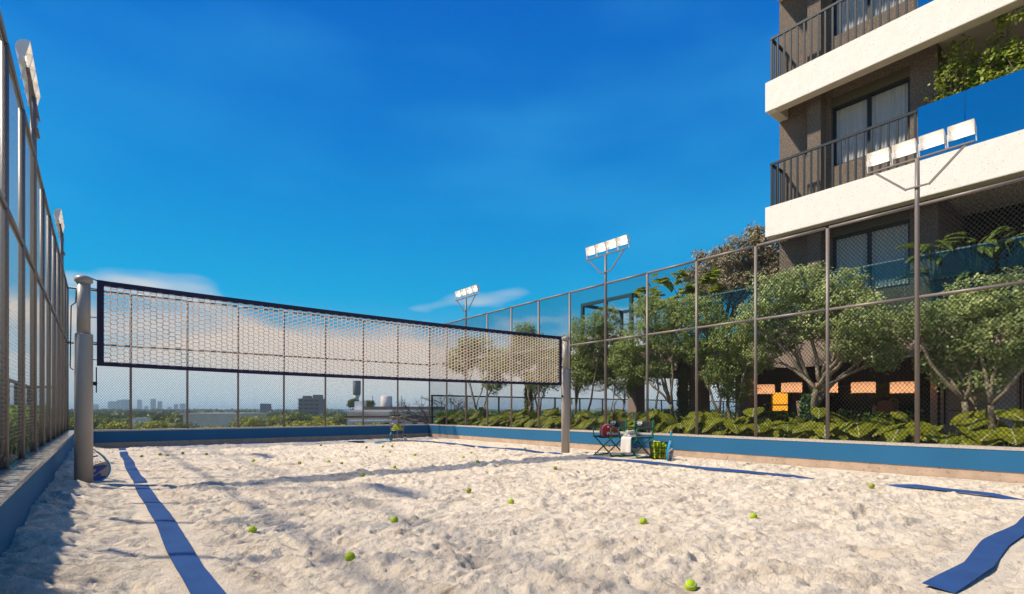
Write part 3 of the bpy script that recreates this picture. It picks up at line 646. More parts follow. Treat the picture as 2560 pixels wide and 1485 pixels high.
# teal steel pergola frame on the podium roof
M_tealp = mat('teal_steel', (0.030, 0.085, 0.10), 0.4, 0.3)
e = empty('pergola_frame', (14.1, 11.5, 2.95), 0, 'bare teal steel pergola frame on roof terrace above trees', 'pergola')
z1 = 4.69-2.95
for x, y in ((-1.0, 1.1), (-1.0, -1.0), (1.05, 1.1), (1.05, -1.0), (-1.0, 0.05)):
    MB().box(x-0.05, x+0.05, y-0.05, y+0.05, 0, z1-0.1).build('post', M_tealp, e)
for a, b in (((-1.05, -1.05), (-0.95, 1.15)), ((0.999, -1.05), (1.1, 1.15))): MB().box(a[0], b[0], a[1], b[1], z1-0.099, z1).build('beam', M_tealp, e)
MB().box(-0.949, 0.998, 1.05, 1.15, z1-0.099, z1-0.001).build('beam', M_tealp, e); MB().box(-0.949, 0.998, -1.05, -0.95, z1-0.099, z1-0.001).build('beam', M_tealp, e)
# ================================================================== PLANTS
def leafmat(name, c1, c2, tr=0.35, rough=0.5, vs=3.0):
    return mat(name, c1, rough, col2=c2, vscale=vs, transl=tr, detail=6)
L_tree = leafmat('tree_leaf', (0.110, 0.180, 0.036), (0.480, 0.560, 0.165), 0.48)
L_pale = leafmat('pale_tree_leaf', (0.150, 0.220, 0.055), (0.600, 0.660, 0.260), 0.45)
L_olive = leafmat('olive_leaf', (0.15, 0.125, 0.062), (0.42, 0.35, 0.20), 0.25, 0.6)
L_ivy = leafmat('ivy_leaf', (0.025, 0.080, 0.018), (0.085, 0.190, 0.040), 0.25)
L_hedge = leafmat('hedge_leaf', (0.060, 0.170, 0.025), (0.280, 0.400, 0.055), 0.55, 0.25, 9)
L_shrub = leafmat('shrub_leaf', (0.160, 0.230, 0.022), (0.400, 0.450, 0.060), 0.4)
L_fig = leafmat('fig_leaf', (0.080, 0.120, 0.010), (0.190, 0.220, 0.020), 0.35)
L_city = leafmat('city_leaf', (0.16, 0.18, 0.012), (0.40, 0.40, 0.030), 0.25, 0.7, 0.5)
L_cityd = leafmat('city_leaf_dark', (0.07, 0.11, 0.018), (0.19, 0.23, 0.035), 0.25, 0.7, 0.5)
M_bark = mat('pale_bark', (0.20, 0.155, 0.095), 0.9, col2=(0.40, 0.33, 0.22), vscale=14, bump=0.5, bscale=40)
M_bark2 = mat('brown_bark', (0.11, 0.075, 0.050), 0.9, col2=(0.20, 0.14, 0.09), vscale=12, bump=0.5, bscale=40)
def lobe_leaves(c, r, n, L, Wd, flat=0.85, hollow=0.55):
    d = unit(rng.normal(0, 1, (n, 3))); rad = r*(hollow+(1-hollow)*rng.random((n, 1))**0.6)
    k = 1+0.22*np.sin(d[:, :1]*5+c[0]*3)*np.cos(d[:, 1:2]*4+c[1])+0.20*np.sin(d[:, 2:3]*6+c[2])
    p = np.array(c)+d*rad*k*np.array([1, 1, flat])
    # gather into small sprays so that gaps stay open
    return p, unit(d*0.40+np.array([-0.45, 0.25, 0.60]))
def limb(g, a, b, r0, r1, bend=0.12, n=5, sides=6):
    a, b = Vector(a), Vector(b); L = (b-a).length; off = Vector((random.uniform(-1, 1), random.uniform(-1, 1), random.uniform(-0.2, 0.8)))*L*bend
    pts = [a.lerp(b, t/n)+off*math.sin(math.pi*t/n)+Vector((random.gauss(0, .012), random.gauss(0, .012), 0))*L for t in range(n+1)]; pts[0] = a; pts[-1] = b
    g.tube(pts, [r0+(r1-r0)*t/n for t in range(n+1)], sides); return pts
def spray_leaves(cs, per, L, Wd, spread):
    """small sprays: per leaves about each centre"""
    p = np.repeat(cs, per, axis=0)+rng.normal(0, spread, (len(cs)*per, 3))*np.array([1, 1, 0.7]); return p
def broad_tree(base, lobes, label, name='courtyard_tree', lm=None, bm=None, L=0.072, Wd=0.046, dens=1.0, stems=4, r0=0.055, ivy=0.0, group='multi-stemmed trees along the right fence', cat='tree', forkz=0.55, per=7, spread=0.055):
    lm = lm or L_tree; bm = bm or M_bark; base = Vector(base); e = empty(name, base, 0, label, cat, group)
    g = MB(); lob = [(Vector(c)-base, r) for c, r in lobes]; allp = []; alln = []
    cen = sum((c for c, r in lob), Vector())/len(lob)
    forks = []
    for s_ in range(stems):
        a = 2*math.pi*s_/stems+random.uniform(0, 1); f = Vector((math.cos(a)*0.22, math.sin(a)*0.22, forkz+random.uniform(0, 0.35)))+Vector((cen.x*0.25, cen.y*0.25, 0))
        limb(g, (math.cos(a)*0.05, math.sin(a)*0.05, -0.06), f, r0, r0*0.72, 0.08); forks.append(f)
    for i, (c, r) in enumerate(lob):
        f = min(forks, key=lambda q: (q-c).length+random.uniform(0, 0.5)); pts = limb(g, f, c-Vector((0, 0, r*0.3)), r0*0.6, r0*0.26, 0.10, 6)
        for k in range(7):
            d = Vector((random.gauss(0, 1), random.gauss(0, 1), random.gauss(0.3, 0.8))).normalized(); limb(g, pts[random.choice((3, 4, 5, 6))], c+d*r*0.85, r0*0.2, r0*0.06, 0.1, 3, 4)
        n = int(6600*r*r*dens*(0.06/L)**1.2/per*1.7)+3
        p, q = lobe_leaves(c, r, n, L, Wd); pp = spray_leaves(p, per, L, Wd, spread); allp.append(pp); alln.append(np.repeat(q, per, axis=0))
    g.build('trunk', bm, e, True)
    P = np.concatenate(allp); Q = np.concatenate(alln)
    obj('crown', quads_mesh('crown', leaf_quads(P, Q, L, Wd), lm), e)
    if ivy:
        n = int(1500*ivy); t = rng.random((n, 1))**0.8; a = rng.uniform(0, 2*math.pi, (n, 1)); rr = 0.10+0.13*(1-t)+rng.normal(0, 0.03, (n, 1))
        p = np.concatenate([np.cos(a)*rr, np.sin(a)*rr, t*1.0*ivy], 1); q = np.concatenate([np.cos(a), np.sin(a), 0*a+0.5], 1)
        obj('ivy', quads_mesh('ivy', leaf_quads(p, q, 0.065, 0.055), L_ivy), e)
    return e
def px_lobes(X, L): 
    o = []
    for px, py, rp in L:
        c = at_x(px, py, X+random.uniform(-0.25, 0.35)); o.append((c, rp*depth(c)/FPX))
    return o
SOIL = 0.34
def px_base(px, X): c = at_x(px, 1040, X); return (c.x, c.y, SOIL)
broad_tree(px_base(2462, 11.4), px_lobes(11.4, [(2360, 830, 62), (2440, 765, 72), (2530, 745, 70), (2520, 850, 80), (2420, 880, 60), (2620, 800, 90), (2340, 900, 42), (2300, 800, 48), (2470, 950, 35), (2385, 950, 28)]), 'pale-leaved tree at right edge of picture, nearest on right', lm=L_pale, stems=4, r0=0.06, ivy=0.3, dens=1.15)
broad_tree(px_base(2022, 11.6), px_lobes(11.6, [(1935, 745, 62), (2015, 715, 55), (2105, 735, 62), (2165, 800, 60), (1885, 800, 46), (2050, 800, 62), (1965, 835, 52), (2205, 880, 55), (2235, 830, 46), (2120, 860, 42), (1905, 880, 40)]), 'large tree with pale forked trunks and ivy before the lounge', lm=L_pale, stems=4, r0=0.075, ivy=1.0, forkz=0.75)
broad_tree(px_base(1822, 11.9), px_lobes(11.9, [(1760, 790, 52), (1825, 850, 54), (1745, 865, 50), (1872, 905, 48), (1895, 830, 44), (1800, 930, 46), (1840, 975, 38)]), 'tree with dark trunk third from right behind fence', stems=3, r0=0.055, ivy=0.35)
broad_tree(px_base(1668, 11.9), px_lobes(11.9, [(1655, 800, 54), (1600, 850, 52), (1690, 860, 54), (1560, 900, 42), (1640, 920, 42), (1712, 775, 38), (1615, 770, 34)]), 'tree with ivy-wrapped stems right of director chairs, below teal frame', stems=5, r0=0.055, ivy=0.7)
broad_tree(px_base(1545, 12.2), px_lobes(12.2, [(1520, 860, 46), (1562, 950, 42), (1500, 940, 36), (1585, 930, 36)]), 'low bushy tree with many thin stems behind director chairs', stems=7, r0=0.035, ivy=0.4)
broad_tree(px_base(1452, 12.0), px_lobes(12.0, [(1470, 835, 50), (1430, 880, 46), (1515, 800, 34), (1450, 940, 42), (1480, 900, 44)]), 'leafy tree directly behind the winch net post', stems=3, r0=0.06)
broad_tree(px_base(1335, 12.0), px_lobes(12.0, [(1320, 870, 50), (1290, 905, 42), (1362, 890, 44), (1385, 935, 40), (1312, 835, 30), (1350, 950, 36)]), 'leafy tree seen through right end of the net', stems=4, r0=0.05, ivy=0.5)
broad_tree(px_base(1205, 12.1), px_lobes(12.1, [(1200, 885, 46), (1150, 905, 38), (1245, 910, 40), (1172, 872, 32), (1235, 955, 30)]), 'tree seen through the net left of centre, nearest far corner', stems=3, r0=0.05, ivy=0.8)
# ivy-clad columns
for px, lb in ((1322, 'ivy-covered round column between trees behind the net'), (1708, 'mossy ivy-covered column right of director chairs')):
    b = px_base(px, 12.6); e = empty('ivy_column', b, 0, lb, 'column', 'ivy-covered columns'); MB().lathe([(0.13, -0.04), (0.12, 2.1)], 12).build('shaft', M_bark2, e, True)
    n = 2200; a = rng.uniform(0, 2*math.pi, (n, 1)); rr = 0.15+rng.normal(0, 0.025, (n, 1)); z = rng.uniform(0, 2.1, (n, 1))
    obj('ivy', quads_mesh('ivy', leaf_quads(np.concatenate([np.cos(a)*rr, np.sin(a)*rr, z], 1), np.concatenate([np.cos(a), np.sin(a), a*0+.3], 1), 0.06, 0.05), leafmat('moss_leaf', (0.06, 0.075, 0.008), (0.13, 0.14, 0.015), .2)), e)
# olive-grey tree behind the building corner, on the podium roof
ol = [(1790, 690, 44), (1855, 640, 46), (1900, 690, 56), (1935, 625, 46), (1760, 735, 36), (1830, 715, 50), (1730, 690, 22), (1885, 585, 22), (1800, 640, 22), (1750, 640, 14), (1960, 700, 50)]
broad_tree((17.4, 10.2, 2.95), px_lobes(17.2, ol), 'big grey-olive tree rising behind the building corner', lm=L_olive, bm=M_bark2, L=0.16, Wd=0.055, dens=1.5, stems=3, r0=0.11, group=None, forkz=0.7, per=9, spread=0.10)
# ---- large-leaved plants: each leaf a part
def big_leaf(name, L, Wd, m, notch=True, cup=0.10, curl=0.10):
    """heart-shaped leaf lying in local xy, base at origin, tip towards +x, slightly folded and drooping"""
    n = 14; vs = [(0, 0, 0)]; mid = []; fs = []
    for i in range(n+1):
        t = i/n; x = L*t
        w = Wd*0.5*(math.sin(math.pi*min(1, t*0.93+0.07))**0.62)*(1.18-0.55*t); x_e = x-0.16*L*(1-t)**2
        if notch and i % 3 == 1 and 1 < i < n-1: w *= 0.84
        z = -curl*L*t*t; mid.append((x, 0, z)); vs.append((x, 0, z)); vs.append((x_e*0.5+x*0.5, w*0.55, z+cup*w*0.8)); vs.append((x_e, w, z+cup*w*0.5-0.03*L)); vs.append((x_e*0.5+x*0.5, -w*0.55, z+cup*w*0.8)); vs.append((x_e, -w, z+cup*w*0.5-0.03*L))
    for i in range(n):
        a, b = 1+5*i, 6+5*i
        fs += [(a, b, b+1, a+1), (a+1, b+1, b+2, a+2), (a, a+3, b+3, b), (a+3, a+4, b+4, b+3)]
    me = bpy.data.meshes.new(name); me.from_pydata(vs, [], fs); me.update(); me.materials.append(m); me.shade_smooth(); return me
def vein_mat(name, c1, c2, vein, freq, vw=0.012, tr=0.25):
    m = mat(name, c1, 0.5, col2=c2, vscale=7, transl=tr, spec=0.2); t = m.node_tree; L = t.links
    b = t.nodes['Principled BSDF']; tr_ = [n for n in t.nodes if n.type == 'BSDF_TRANSLUCENT'][0]; src = b.inputs['Base Color'].links[0].from_socket
    co = N(t, 'ShaderNodeTexCoord'); sp = N(t, 'ShaderNodeSeparateXYZ'); L.new(co.outputs['Object'], sp.inputs[0])
    def M_(op, a, b_=None):
        n = N(t, 'ShaderNodeMath', operation=op)
        for i, v in enumerate((a, b_)):
            if v is None: continue
            if isinstance(v, (int, float)): n.inputs[i].default_value = v
            else: L.new(v, n.inputs[i])
        return n.outputs[0]
    ay = M_('ABSOLUTE', sp.outputs[1]); midr = M_('LESS_THAN', ay, vw)
    ph = M_('MULTIPLY', M_('SUBTRACT', sp.outputs[0], M_('MULTIPLY', ay, 0.55)), freq); fr = M_('FRACT', ph); lat = M_('LESS_THAN', fr, 0.13)
    v = M_('MAXIMUM', midr, M_('MULTIPLY', lat, 0.22)); mx = N(t, 'ShaderNodeMix', data_type='RGBA'); L.new(v, mx.inputs[0]); L.new(src, mx.inputs[6]); mx.inputs[7].default_value = (*vein, 1)
    L.new(mx.outputs[2], b.inputs['Base Color']); L.new(mx.outputs[2], tr_.inputs[0])
    bp = N(t, 'ShaderNodeBump'); bp.inputs['Strength'].default_value = 0.5; bp.inputs['Distance'].default_value = 0.03; L.new(M_('PINGPONG', ph, 0.5), bp.inputs['Height']); L.new(bp.outputs[0], b.inputs['Normal'])
    return m
M_phil = vein_mat('philodendron_leaf', (0.100, 0.120, 0.005), (0.340, 0.345, 0.014), (0.50, 0.52, 0.26), 12.0, 0.008)
M_stem = mat('green_stem', (0.10, 0.13, 0.02), 0.5)
leaf_meshes = [big_leaf('leaf', s_, s_*0.92, M_phil) for s_ in (0.34, 0.41, 0.48)]
ORD = ['first', 'second', 'third', 'fourth', 'fifth', 'sixth', 'seventh', 'eighth', 'ninth', 'tenth', 'eleventh', 'twelfth', 'thirteenth', 'fourteenth', 'fifteenth']
def orient(o, d, up_roll):
    d = Vector(d).normalized(); n = Vector((0, 0, 1)); y = n.cross(d)
    y = y.normalized() if y.length > 1e-3 else Vector((0, 1, 0)); z = d.cross(y); m = Matrix((d, y, z)).transposed() @ Matrix.Rotation(up_roll, 3, 'X'); o.rotation_euler = m.to_euler()
def big_plant(name, base, label, cat, group, n, hgt, spread, meshes, stemm, toward=(-1, -0.4), sc=1.0, tilt=0.35):
    e = empty(name, base, 0, label, cat, group); g = MB(); tw = Vector((toward[0], toward[1], 0)).normalized()
    for i in range(n):
        a = 2*math.pi*i/n+random.uniform(-.4, .4); k = random.uniform(0.55, 1.0); d = Vector((math.cos(a), math.sin(a), 0))
        tip = d*spread*k*random.uniform(.5, 1)+Vector((0, 0, hgt*(0.40+0.60*random.random()**0.8)))
        pts = [Vector((0, 0, -0.03)), Vector((d.x*0.05, d.y*0.05, tip.z*0.55)), tip]; g.tube([pts[0], pts[1], pts[1].lerp(pts[2], .5)+Vector((0, 0, .05)), pts[2]], [0.011, 0.009, 0.008, 0.006], 5)
        o = obj('leaf', random.choice(meshes), e, tip); dd = d*0.75+tw*0.7; dd.z = -tilt-random.uniform(-.1, .55); orient(o, dd, random.uniform(-.35, .35)); s_ = sc*random.uniform(.8, 1.12); o.scale = (s_, s_, s_)
    g.build('stems', stemm, e)
    return e
for bay in range(15):                                 # bay 0 at the far corner
    y0 = 17.75-ST*bay
    for row, (dx, k) in enumerate(((0.45, 0.25), (0.50, 0.75), (0.95, 0.5))):
        y = y0-ST*k+random.uniform(-.1, .1)
        if y < -0.6: continue
        lb = 'broad-leaved philodendron behind right fence, %s bay from far corner, %s' % (ORD[bay], ('front row far half', 'front row near half', 'back row')[row])
        big_plant('philodendron', (10.16+dx+random.uniform(-.05, .1), y, SOIL), lb, 'plant', 'philodendrons in the right-hand planter', 9 if row < 2 else 7, 0.50 if row < 2 else 0.72, 0.36, leaf_meshes, M_stem)
# low clipped hedge at the back of the planter
def hedge(name, x0, x1, y0, y1, z0, z1, n, L, Wd, m, label, nb=(0, 0, 1)):
    c = Vector(((x0+x1)/2, (y0+y1)/2, z0)); e = empty(name, c, 0, label, 'hedge')
    p = np.stack([rng.uniform(x0, x1, n)-c.x, rng.uniform(y0, y1, n)-c.y, (z1-z0)*rng.random(n)**0.75], 1); ed = rng.random(n)
    p[:, 2] += 0.05*np.sin(p[:, 1]*7)*np.cos(p[:, 1]*3.1); q = np.tile(np.array([[-0.2, -0.1, 0.8]]), (n, 1)) if nb is None else np.tile(np.array([nb], float), (n, 1))
    obj('foliage', quads_mesh('foliage', leaf_quads(p, q, L, Wd, 0.7), m), e)
    g = MB(); k = int((y1-y0)/0.22) if (y1-y0) > (x1-x0) else int((x1-x0)/0.22)
    for i in range(k):
        x = random.uniform(x0, x1)-c.x; y = random.uniform(y0, y1)-c.y; limb(g, (x, y, -0.02), (x+random.uniform(-.1, .1), y+random.uniform(-.1, .1), (z1-z0)*0.85), 0.012, 0.004, .1, 3, 4)
    g.build('stems', M_bark2, e)
hedge('leafy_hedge', 12.35, 12.85, 3.0, 17.9, SOIL, 0.98, 9000, 0.07, 0.045, L_hedge, 'clipped green hedge behind the broad-leaved plants', (-.4, -.2, .7))
hedge('leafy_hedge', 10.25, 12.3, 17.15, 17.9, SOIL, 0.95, 4200, 0.075, 0.05, L_hedge, 'bright green hedge in far right corner beyond fence', (-.3, -.3, .7))
hedge('laurel_hedge', -1.28, -0.80, 4.0, 17.9, SOIL, 1.04, 9500, 0.13, 0.042, L_hedge, 'glossy dark green laurel hedge behind left fence', (.5, -.3, .6))
# big dark-glossy plants and fig tree on the podium roof behind teal glass
M_banana = vein_mat('ginger_leaf', (0.030, 0.075, 0.012), (0.15, 0.19, 0.02), (0.20, 0.28, 0.08), 22.0, 0.006, 0.35)
ban = [big_leaf('leaf', s_, s_*0.36, M_banana, False, 0.25, 0.35) for s_ in (0.42, 0.52)]
for i, (y, lb) in enumerate(((3.0, 'arching long-leaved plant left in terrace planter behind teal glass'), (2.35, 'arching long-leaved plant in middle of terrace planter behind teal glass'), (1.75, 'arching long-leaved plant right in terrace planter behind teal glass'), (1.1, 'arching long-leaved plant at right picture edge behind teal glass'))):
    big_plant('ginger_plant', (13.36, y, 2.95), lb, 'plant', 'long-leaved plants on the roof terrace', 16, 1.55, 0.30, ban, M_stem, (-1, -.2), 1.0, -0.1)
M_figv = vein_mat('fig_leaf_veined', (0.16, 0.22, 0.012), (0.36, 0.40, 0.025), (0.30, 0.33, 0.08), 20.0, 0.006, 0.35)
figl = [big_leaf('leaf', s_, s_*0.8, M_figv, False, 0.2, 0.1) for s_ in (0.26, 0.32)]
fb = Vector((14.3, at_x(1720, 800, 14.3).y, 2.95)); e = empty('fig_tree', fb, 0, 'small fig tree with big yellow-green leaves on roof terrace', 'tree')
g = MB(); limb(g, (0, 0, -.03), (0, 0, .75), .04, .03); tips = []
for (px, py) in ((1605, 725), (1640, 735), (1665, 700), (1690, 745), (1700, 690), (1720, 720), (1745, 740), (1765, 700), (1790, 690), (1800, 725), (1640, 765), (1620, 750), (1760, 765)):
    t = at_x(px, py, 14.3+random.uniform(-.3, .3))-fb; limb(g, (0, 0, .70+random.uniform(-.1, .05)), t, .02, .006, .1, 4, 5); tips.append(t)
g.build('trunk', M_bark2, e, True)
for t in tips:
    for k in range(16):
        o = obj('leaf', random.choice(figl), e, t+Vector((random.gauss(0, .10), random.gauss(0, .10), random.gauss(0, .09)))); orient(o, (random.gauss(-.5, .7), random.gauss(0, .8), random.uniform(-.6, .25)), random.uniform(-.4, .4))
# shrubs in the upper loggia, above the blue glass
def wisp(base, hgt, label, w=0.5, n=420):
    base = Vector(base); e = empty('loggia_shrub', base, 0, label, 'shrub', 'airy shrubs on the upper balcony'); g = MB(); tips = []
    for k in range(9):
        a = random.uniform(0, 6.28); t = Vector((math.cos(a)*w*0.6*random.random(), math.sin(a)*w*random.random(), hgt*random.uniform(.55, 1.0))); pts = limb(g, (0, 0, -.02), t, .014, .004, .12, 5, 5)
        tips += pts[2:]
        for q in range(4):
            s_ = pts[random.randint(2, 4)]; t2 = s_+Vector((random.gauss(0, .16), random.gauss(0, .18), random.uniform(.02, .3))); tips += limb(g, s_, t2, .006, .002, .1, 3, 4)[1:]
    g.build('branches', M_bark2, e)
    T = np.array([tuple(t) for t in tips]); p = T[rng.integers(0, len(T), n)]+rng.normal(0, .055, (n, 3)); p = p[(p[:, 0]+base.x > 13.10) & (p[:, 2] < 2.6)]; q = np.tile(np.array([[-.4, .1, .6]]), (len(p), 1))
    obj('foliage', quads_mesh('foliage', leaf_quads(p, q, 0.08, 0.055), L_shrub), e)
wisp((13.52, 2.72, 6.05), 2.45, 'airy shrub at left end of upper loggia above blue glass', .45, 1500)
wisp((13.52, 1.85, 6.05), 2.62, 'tall airy shrub over the seam of blue glass panels', .6, 2600)
wisp((13.52, 1.05, 6.05), 2.5, 'airy shrub at right picture edge above blue glass', .6, 2600)
wisp((13.95, 2.2, 6.05), 2.2, 'low dense shrub at back of upper loggia, left', .8, 3400)
wisp((13.95, 1.3, 6.05), 2.3, 'low dense shrub at back of upper loggia, right', .8, 3400)
# hanging plant in the lounge
p = at_x(2205, 985, 15.6); e = empty('hanging_plant', (p.x, p.y, 1.30), 0, 'mossy trailing plant hanging from lounge ceiling', 'plant')
n = 1500; a = rng.uniform(0, 6.28, (n, 1)); rr = 0.24*rng.random((n, 1))**.5; q = np.concatenate([np.cos(a)*rr, np.sin(a)*rr*1.2, 0.05+.32*rng.random((n, 1))], 1)
obj('foliage', quads_mesh('foliage', leaf_quads(q, np.tile(np.array([[-.8, -.3, .2]]), (n, 1)), .06, .02), MATS['moss_leaf']), e); MB().tube([(0, 0, .1), (0, 0, 1.265)], .006, 5).build('cord', M_black, e)
MB().lathe([(.10, .02), (.14, .14), (.13, .16)], 14).build('pot', M_black, e)
# ================================================================== CITY BEYOND THE FAR FENCE
M_tw = mat('tower_concrete', (0.30, 0.31, 0.33), 0.8); M_tg = mat('tower_glass', (0.10, 0.14, 0.17), 0.3)
def tower(px, top, wpx, D, label, m=None, tiers=1, dpt=None):
    p = at_d(px, HY, D); w = wpx*D/FPX; zt = 1+(HY-top)*D/FPX; d = dpt or w*0.8
    e = empty('skyline_tower', (p.x, p.y, GZ), YAW*-1+R(random.uniform(-12, 12)), label, 'tower', 'hazy towers on the horizon'); h = zt-GZ
    MB().box(-w/2, w/2, -d/2, d/2, 0, h*(0.95 if tiers > 1 else 0.985)).build('shaft', m or M_tw, e)
    if tiers > 1: MB().box(-w*.32, w*.32, -d*.32, d*.32, h*0.951, h).build('crown_block', m or M_tw, e)
    else: MB().box(-w*.4, w*.4, -d*.4, d*.4, h*.9851, h).build('parapet', M_tg, e)
    for k in (-0.25, 0.25): MB().box(w*k-w*.09, w*k+w*.09, -d/2-0.3, -d/2-0.02, h*.12, h*.92).build('window_strip', M_tg, e)
tw = [(240, 1014, 9), (281, 1006, 14), (297, 1003, 8), (316, 1002, 17), (349, 1002, 8), (366, 1018, 6), (383, 1000, 9), (400, 1006, 8), (424, 1020, 6), (440, 1013, 7), (457, 1012, 10), (335, 1024, 10), (110, 1010, 14), (96, 1016, 9)]
nm = ['short hazy tower just right of left net post', 'wide hazy tower, first of the skyline cluster from left', 'slim hazy tower, second of the skyline cluster', 'widest hazy tower, third of the skyline cluster', 'slim pointed hazy tower right of first inner fence post', 'tiny low tower right of the slim pointed one', 'tallest hazy tower in middle of skyline', 'hazy tower just right of the tallest one', 'small low tower in right half of skyline', 'slim dark tower near right end of skyline', 'pale tower at right end of skyline', 'low block between skyline towers near fence post', 'hazy tower seen through left fence, larger one', 'hazy tower seen through left fence, smaller one']
for (px, tp, wp), lb in zip(tw, nm): tower(px, tp-3, wp, random.uniform(2300, 2700), lb, tiers=random.choice((1, 2)))
M_rf = mat('white_roof', (0.80, 0.77, 0.73), 0.7, var=0.06, vscale=0.4); M_hw = mat('house_wall', (0.72, 0.64, 0.56), 0.9, var=0.15, vscale=0.6); M_hd = mat('house_dark', (0.03, 0.03, 0.03), 0.6); M_rd = mat('dark_roof', (0.10, 0.075, 0.06), 0.8, var=0.2, vscale=0.5)
def city_box(name, px0, px1, top, D, dp, label, cat, m, floors=0, cols=0, roof=None, wm=None, base=GZ):
    a, b = at_d(px0, HY, D), at_d(px1, HY, D); c = (a+b)/2; w = (b-a).length; h = 1+(HY-top)*D/FPX-base
    e = empty(name, (c.x, c.y, base), -YAW, label, cat); MB().box(-w/2, w/2, 0, dp, 0, h).build('wall', m, e)
    if roof: MB().box(-w/2-0.4, w/2+0.4, -0.4, dp+0.4, h+0.01, h+0.35).build('roof', roof, e)
    for f in range(floors):
        z = h-3.2*(f+1)
        for k in range(cols):
            x0 = -w/2+w*(k+.15)/cols; x1 = -w/2+w*(k+.85)/cols
            q = MB().box(x0, x1, -0.25, -0.02, z+0.9, z+2.3).build('window', wm or M_tg, e); MB().box(x0-.1, x1+.1, -0.5, -0.26, z+.75, z+.89).build('sill', m, q)
    return e, w, h
e, w, h = city_box('office_block', 746, 798, 996, 420, 14, 'mid-distance brown office block with balconies beyond far fence', 'building', mat('office_wall', (0.20, 0.165, 0.14), .8), 5, 4, None, mat('teal_glazing', (0.03, 0.07, 0.08), .3))
for k, (x0, x1) in enumerate(((-.35, -.05), (.15, .48))): MB().box(w*x0, w*x1, 2, 10, h+.01, h+(2.2 if k == 0 else 3.0)).build('penthouse', MATS['office_wall'], e)
for f in range(5): MB().box(-w/2-.6, w/2+.6, -1.2, -.51, h-3.2*f-1.2, h-3.2*f-.9).build('balcony_slab', MATS['office_wall'], e)
city_box('purple_tower', 650, 668, 1009, 700, 12, 'small purplish block left of the brown office block', 'building', mat('purple_wall', (0.16, 0.12, 0.17), .8), 4, 3)
city_box('purple_tower', 669, 674, 1017, 720, 6, 'thin low block touching right side of purplish block', 'building', MATS['purple_wall'])
city_box('warehouse', 458, 600, 1036, 130, 14, 'long tan windowless wall of a low warehouse beyond trees', 'building', mat('warehouse_wall', (0.76, 0.66, 0.50), .9, var=.08, vscale=.5), roof=M_rf)
city_box('small_house', 331, 342, 1045, 110, 4, 'small white house among trees left of warehouse', 'house', M_rf)
# neighbouring houses with white roofs
e, w, h = city_box('neighbour_house', 868, 1085, 1030, 70, 9, 'long neighbouring house with white roof edges beyond far corner', 'house', M_hw, 0, 0)
for i, (a, b, z0, z1, m) in enumerate(((-.5, .5, .02, .30, M_rf), (-.35, .5, .31, .75, M_rd))): MB().box(w*a-.3, w*b+.3, -.7+i*3, 9.3, h+z0, h+z1).build('roof', m, e)
MB().box(-w/2-.2, w/2+.2, -.6, -.02, h-.75, h-.55).build('gutter', M_hd, e); MB().box(-w*.42, w*.1, -2.6, -.61, h-1.35, h-1.05).build('awning', M_rf, e)
for x in (-.05, .12, .28, .42):
    q = MB().box(w*x-.32, w*x+.32, -.2, -.03, h-2.3, h-1.4).build('window', M_hd, e); MB().box(w*x-.4, w*x+.4, -.3, -.21, h-2.42, h-2.31).build('sill', M_rf, q)
MB().box(-w*.5, -w*.40, 3.2, 5, h+.31, h+1.5).build('chimney_block', M_rf, e); MB().lathe([(.8, 0), (.85, .1), (.8, 1.9), (.6, 2.0)], 14).build('roof_tank', M_hw, e, True, (-w*.14, 4.5, h+.30))
for x in (-.3, .05, .3): MB().tube([(w*x, 4, h+.3), (w*x, 4, h+2.3)], .04, 5).build('antenna', M_hd, e)
# water tower
p = at_d(892, HY, 190); e = empty('water_tower', (p.x, p.y, GZ), 0, 'tall white water tower with grey tank beyond far fence', 'water tower'); zt = 1+(HY-952)*190/FPX-GZ
MB().lathe([(0.75, 0), (0.70, zt-6.2), (1.2, zt-5.2)], 20).build('shaft', mat('tower_white', (0.62, 0.64, 0.64), .7), e, True)
MB().lathe([(1.2, zt-5.2), (1.42, zt-4.6), (1.42, zt-.3), (1.3, zt-.1)], 20).build('tank', mat('tank_grey', (0.20, 0.20, 0.20), .6, .2), e, True); MB().lathe([(1.5, zt-.1), (1.5, zt)], 20).build('lid', MATS['tower_white'], e)
# trees of the town, each its own
def city_tree(px, top, wpx, D, label, m, n=1500, group='trees of the town below the podium'):
    p = at_d(px, HY, D); w = wpx*D/FPX/2; zt = 1+(HY-top)*D/FPX; h = zt-GZ; e = empty('town_tree', (p.x, p.y, GZ), 0, label, 'tree', group)
    g = MB(); limb(g, (0, 0, -.2), (0, 0, h*.55), w*.08+.12, w*.05+.08); cs = []
    for k in range(9):
        a = random.uniform(0, 6.28); rr = w*random.uniform(.2, .62); c = Vector((math.cos(a)*rr, math.sin(a)*rr, h-w*random.uniform(.35, 1.1))); cs.append((c, w*random.uniform(.34, .52))); limb(g, (0, 0, h*.5), c, w*.04+.05, .03, .1, 4, 5)
    cs.append((Vector((0, 0, h-w*.42)), w*.42)); g.build('trunk', M_bark2, e, True); P = []; Q = []
    L = max(.28, w*.10)
    for c, r in cs:
        k = int(n/10); pp, q = lobe_leaves(c, r, k, L, L*.6, .75); pp = spray_leaves(pp, 3, L, L*.6, L*.55); P.append(pp); Q.append(np.repeat(q, 3, axis=0))
    obj('crown', quads_mesh('crown', leaf_quads(np.concatenate(P), np.concatenate(Q), L*1.1, L*.75), m), e)
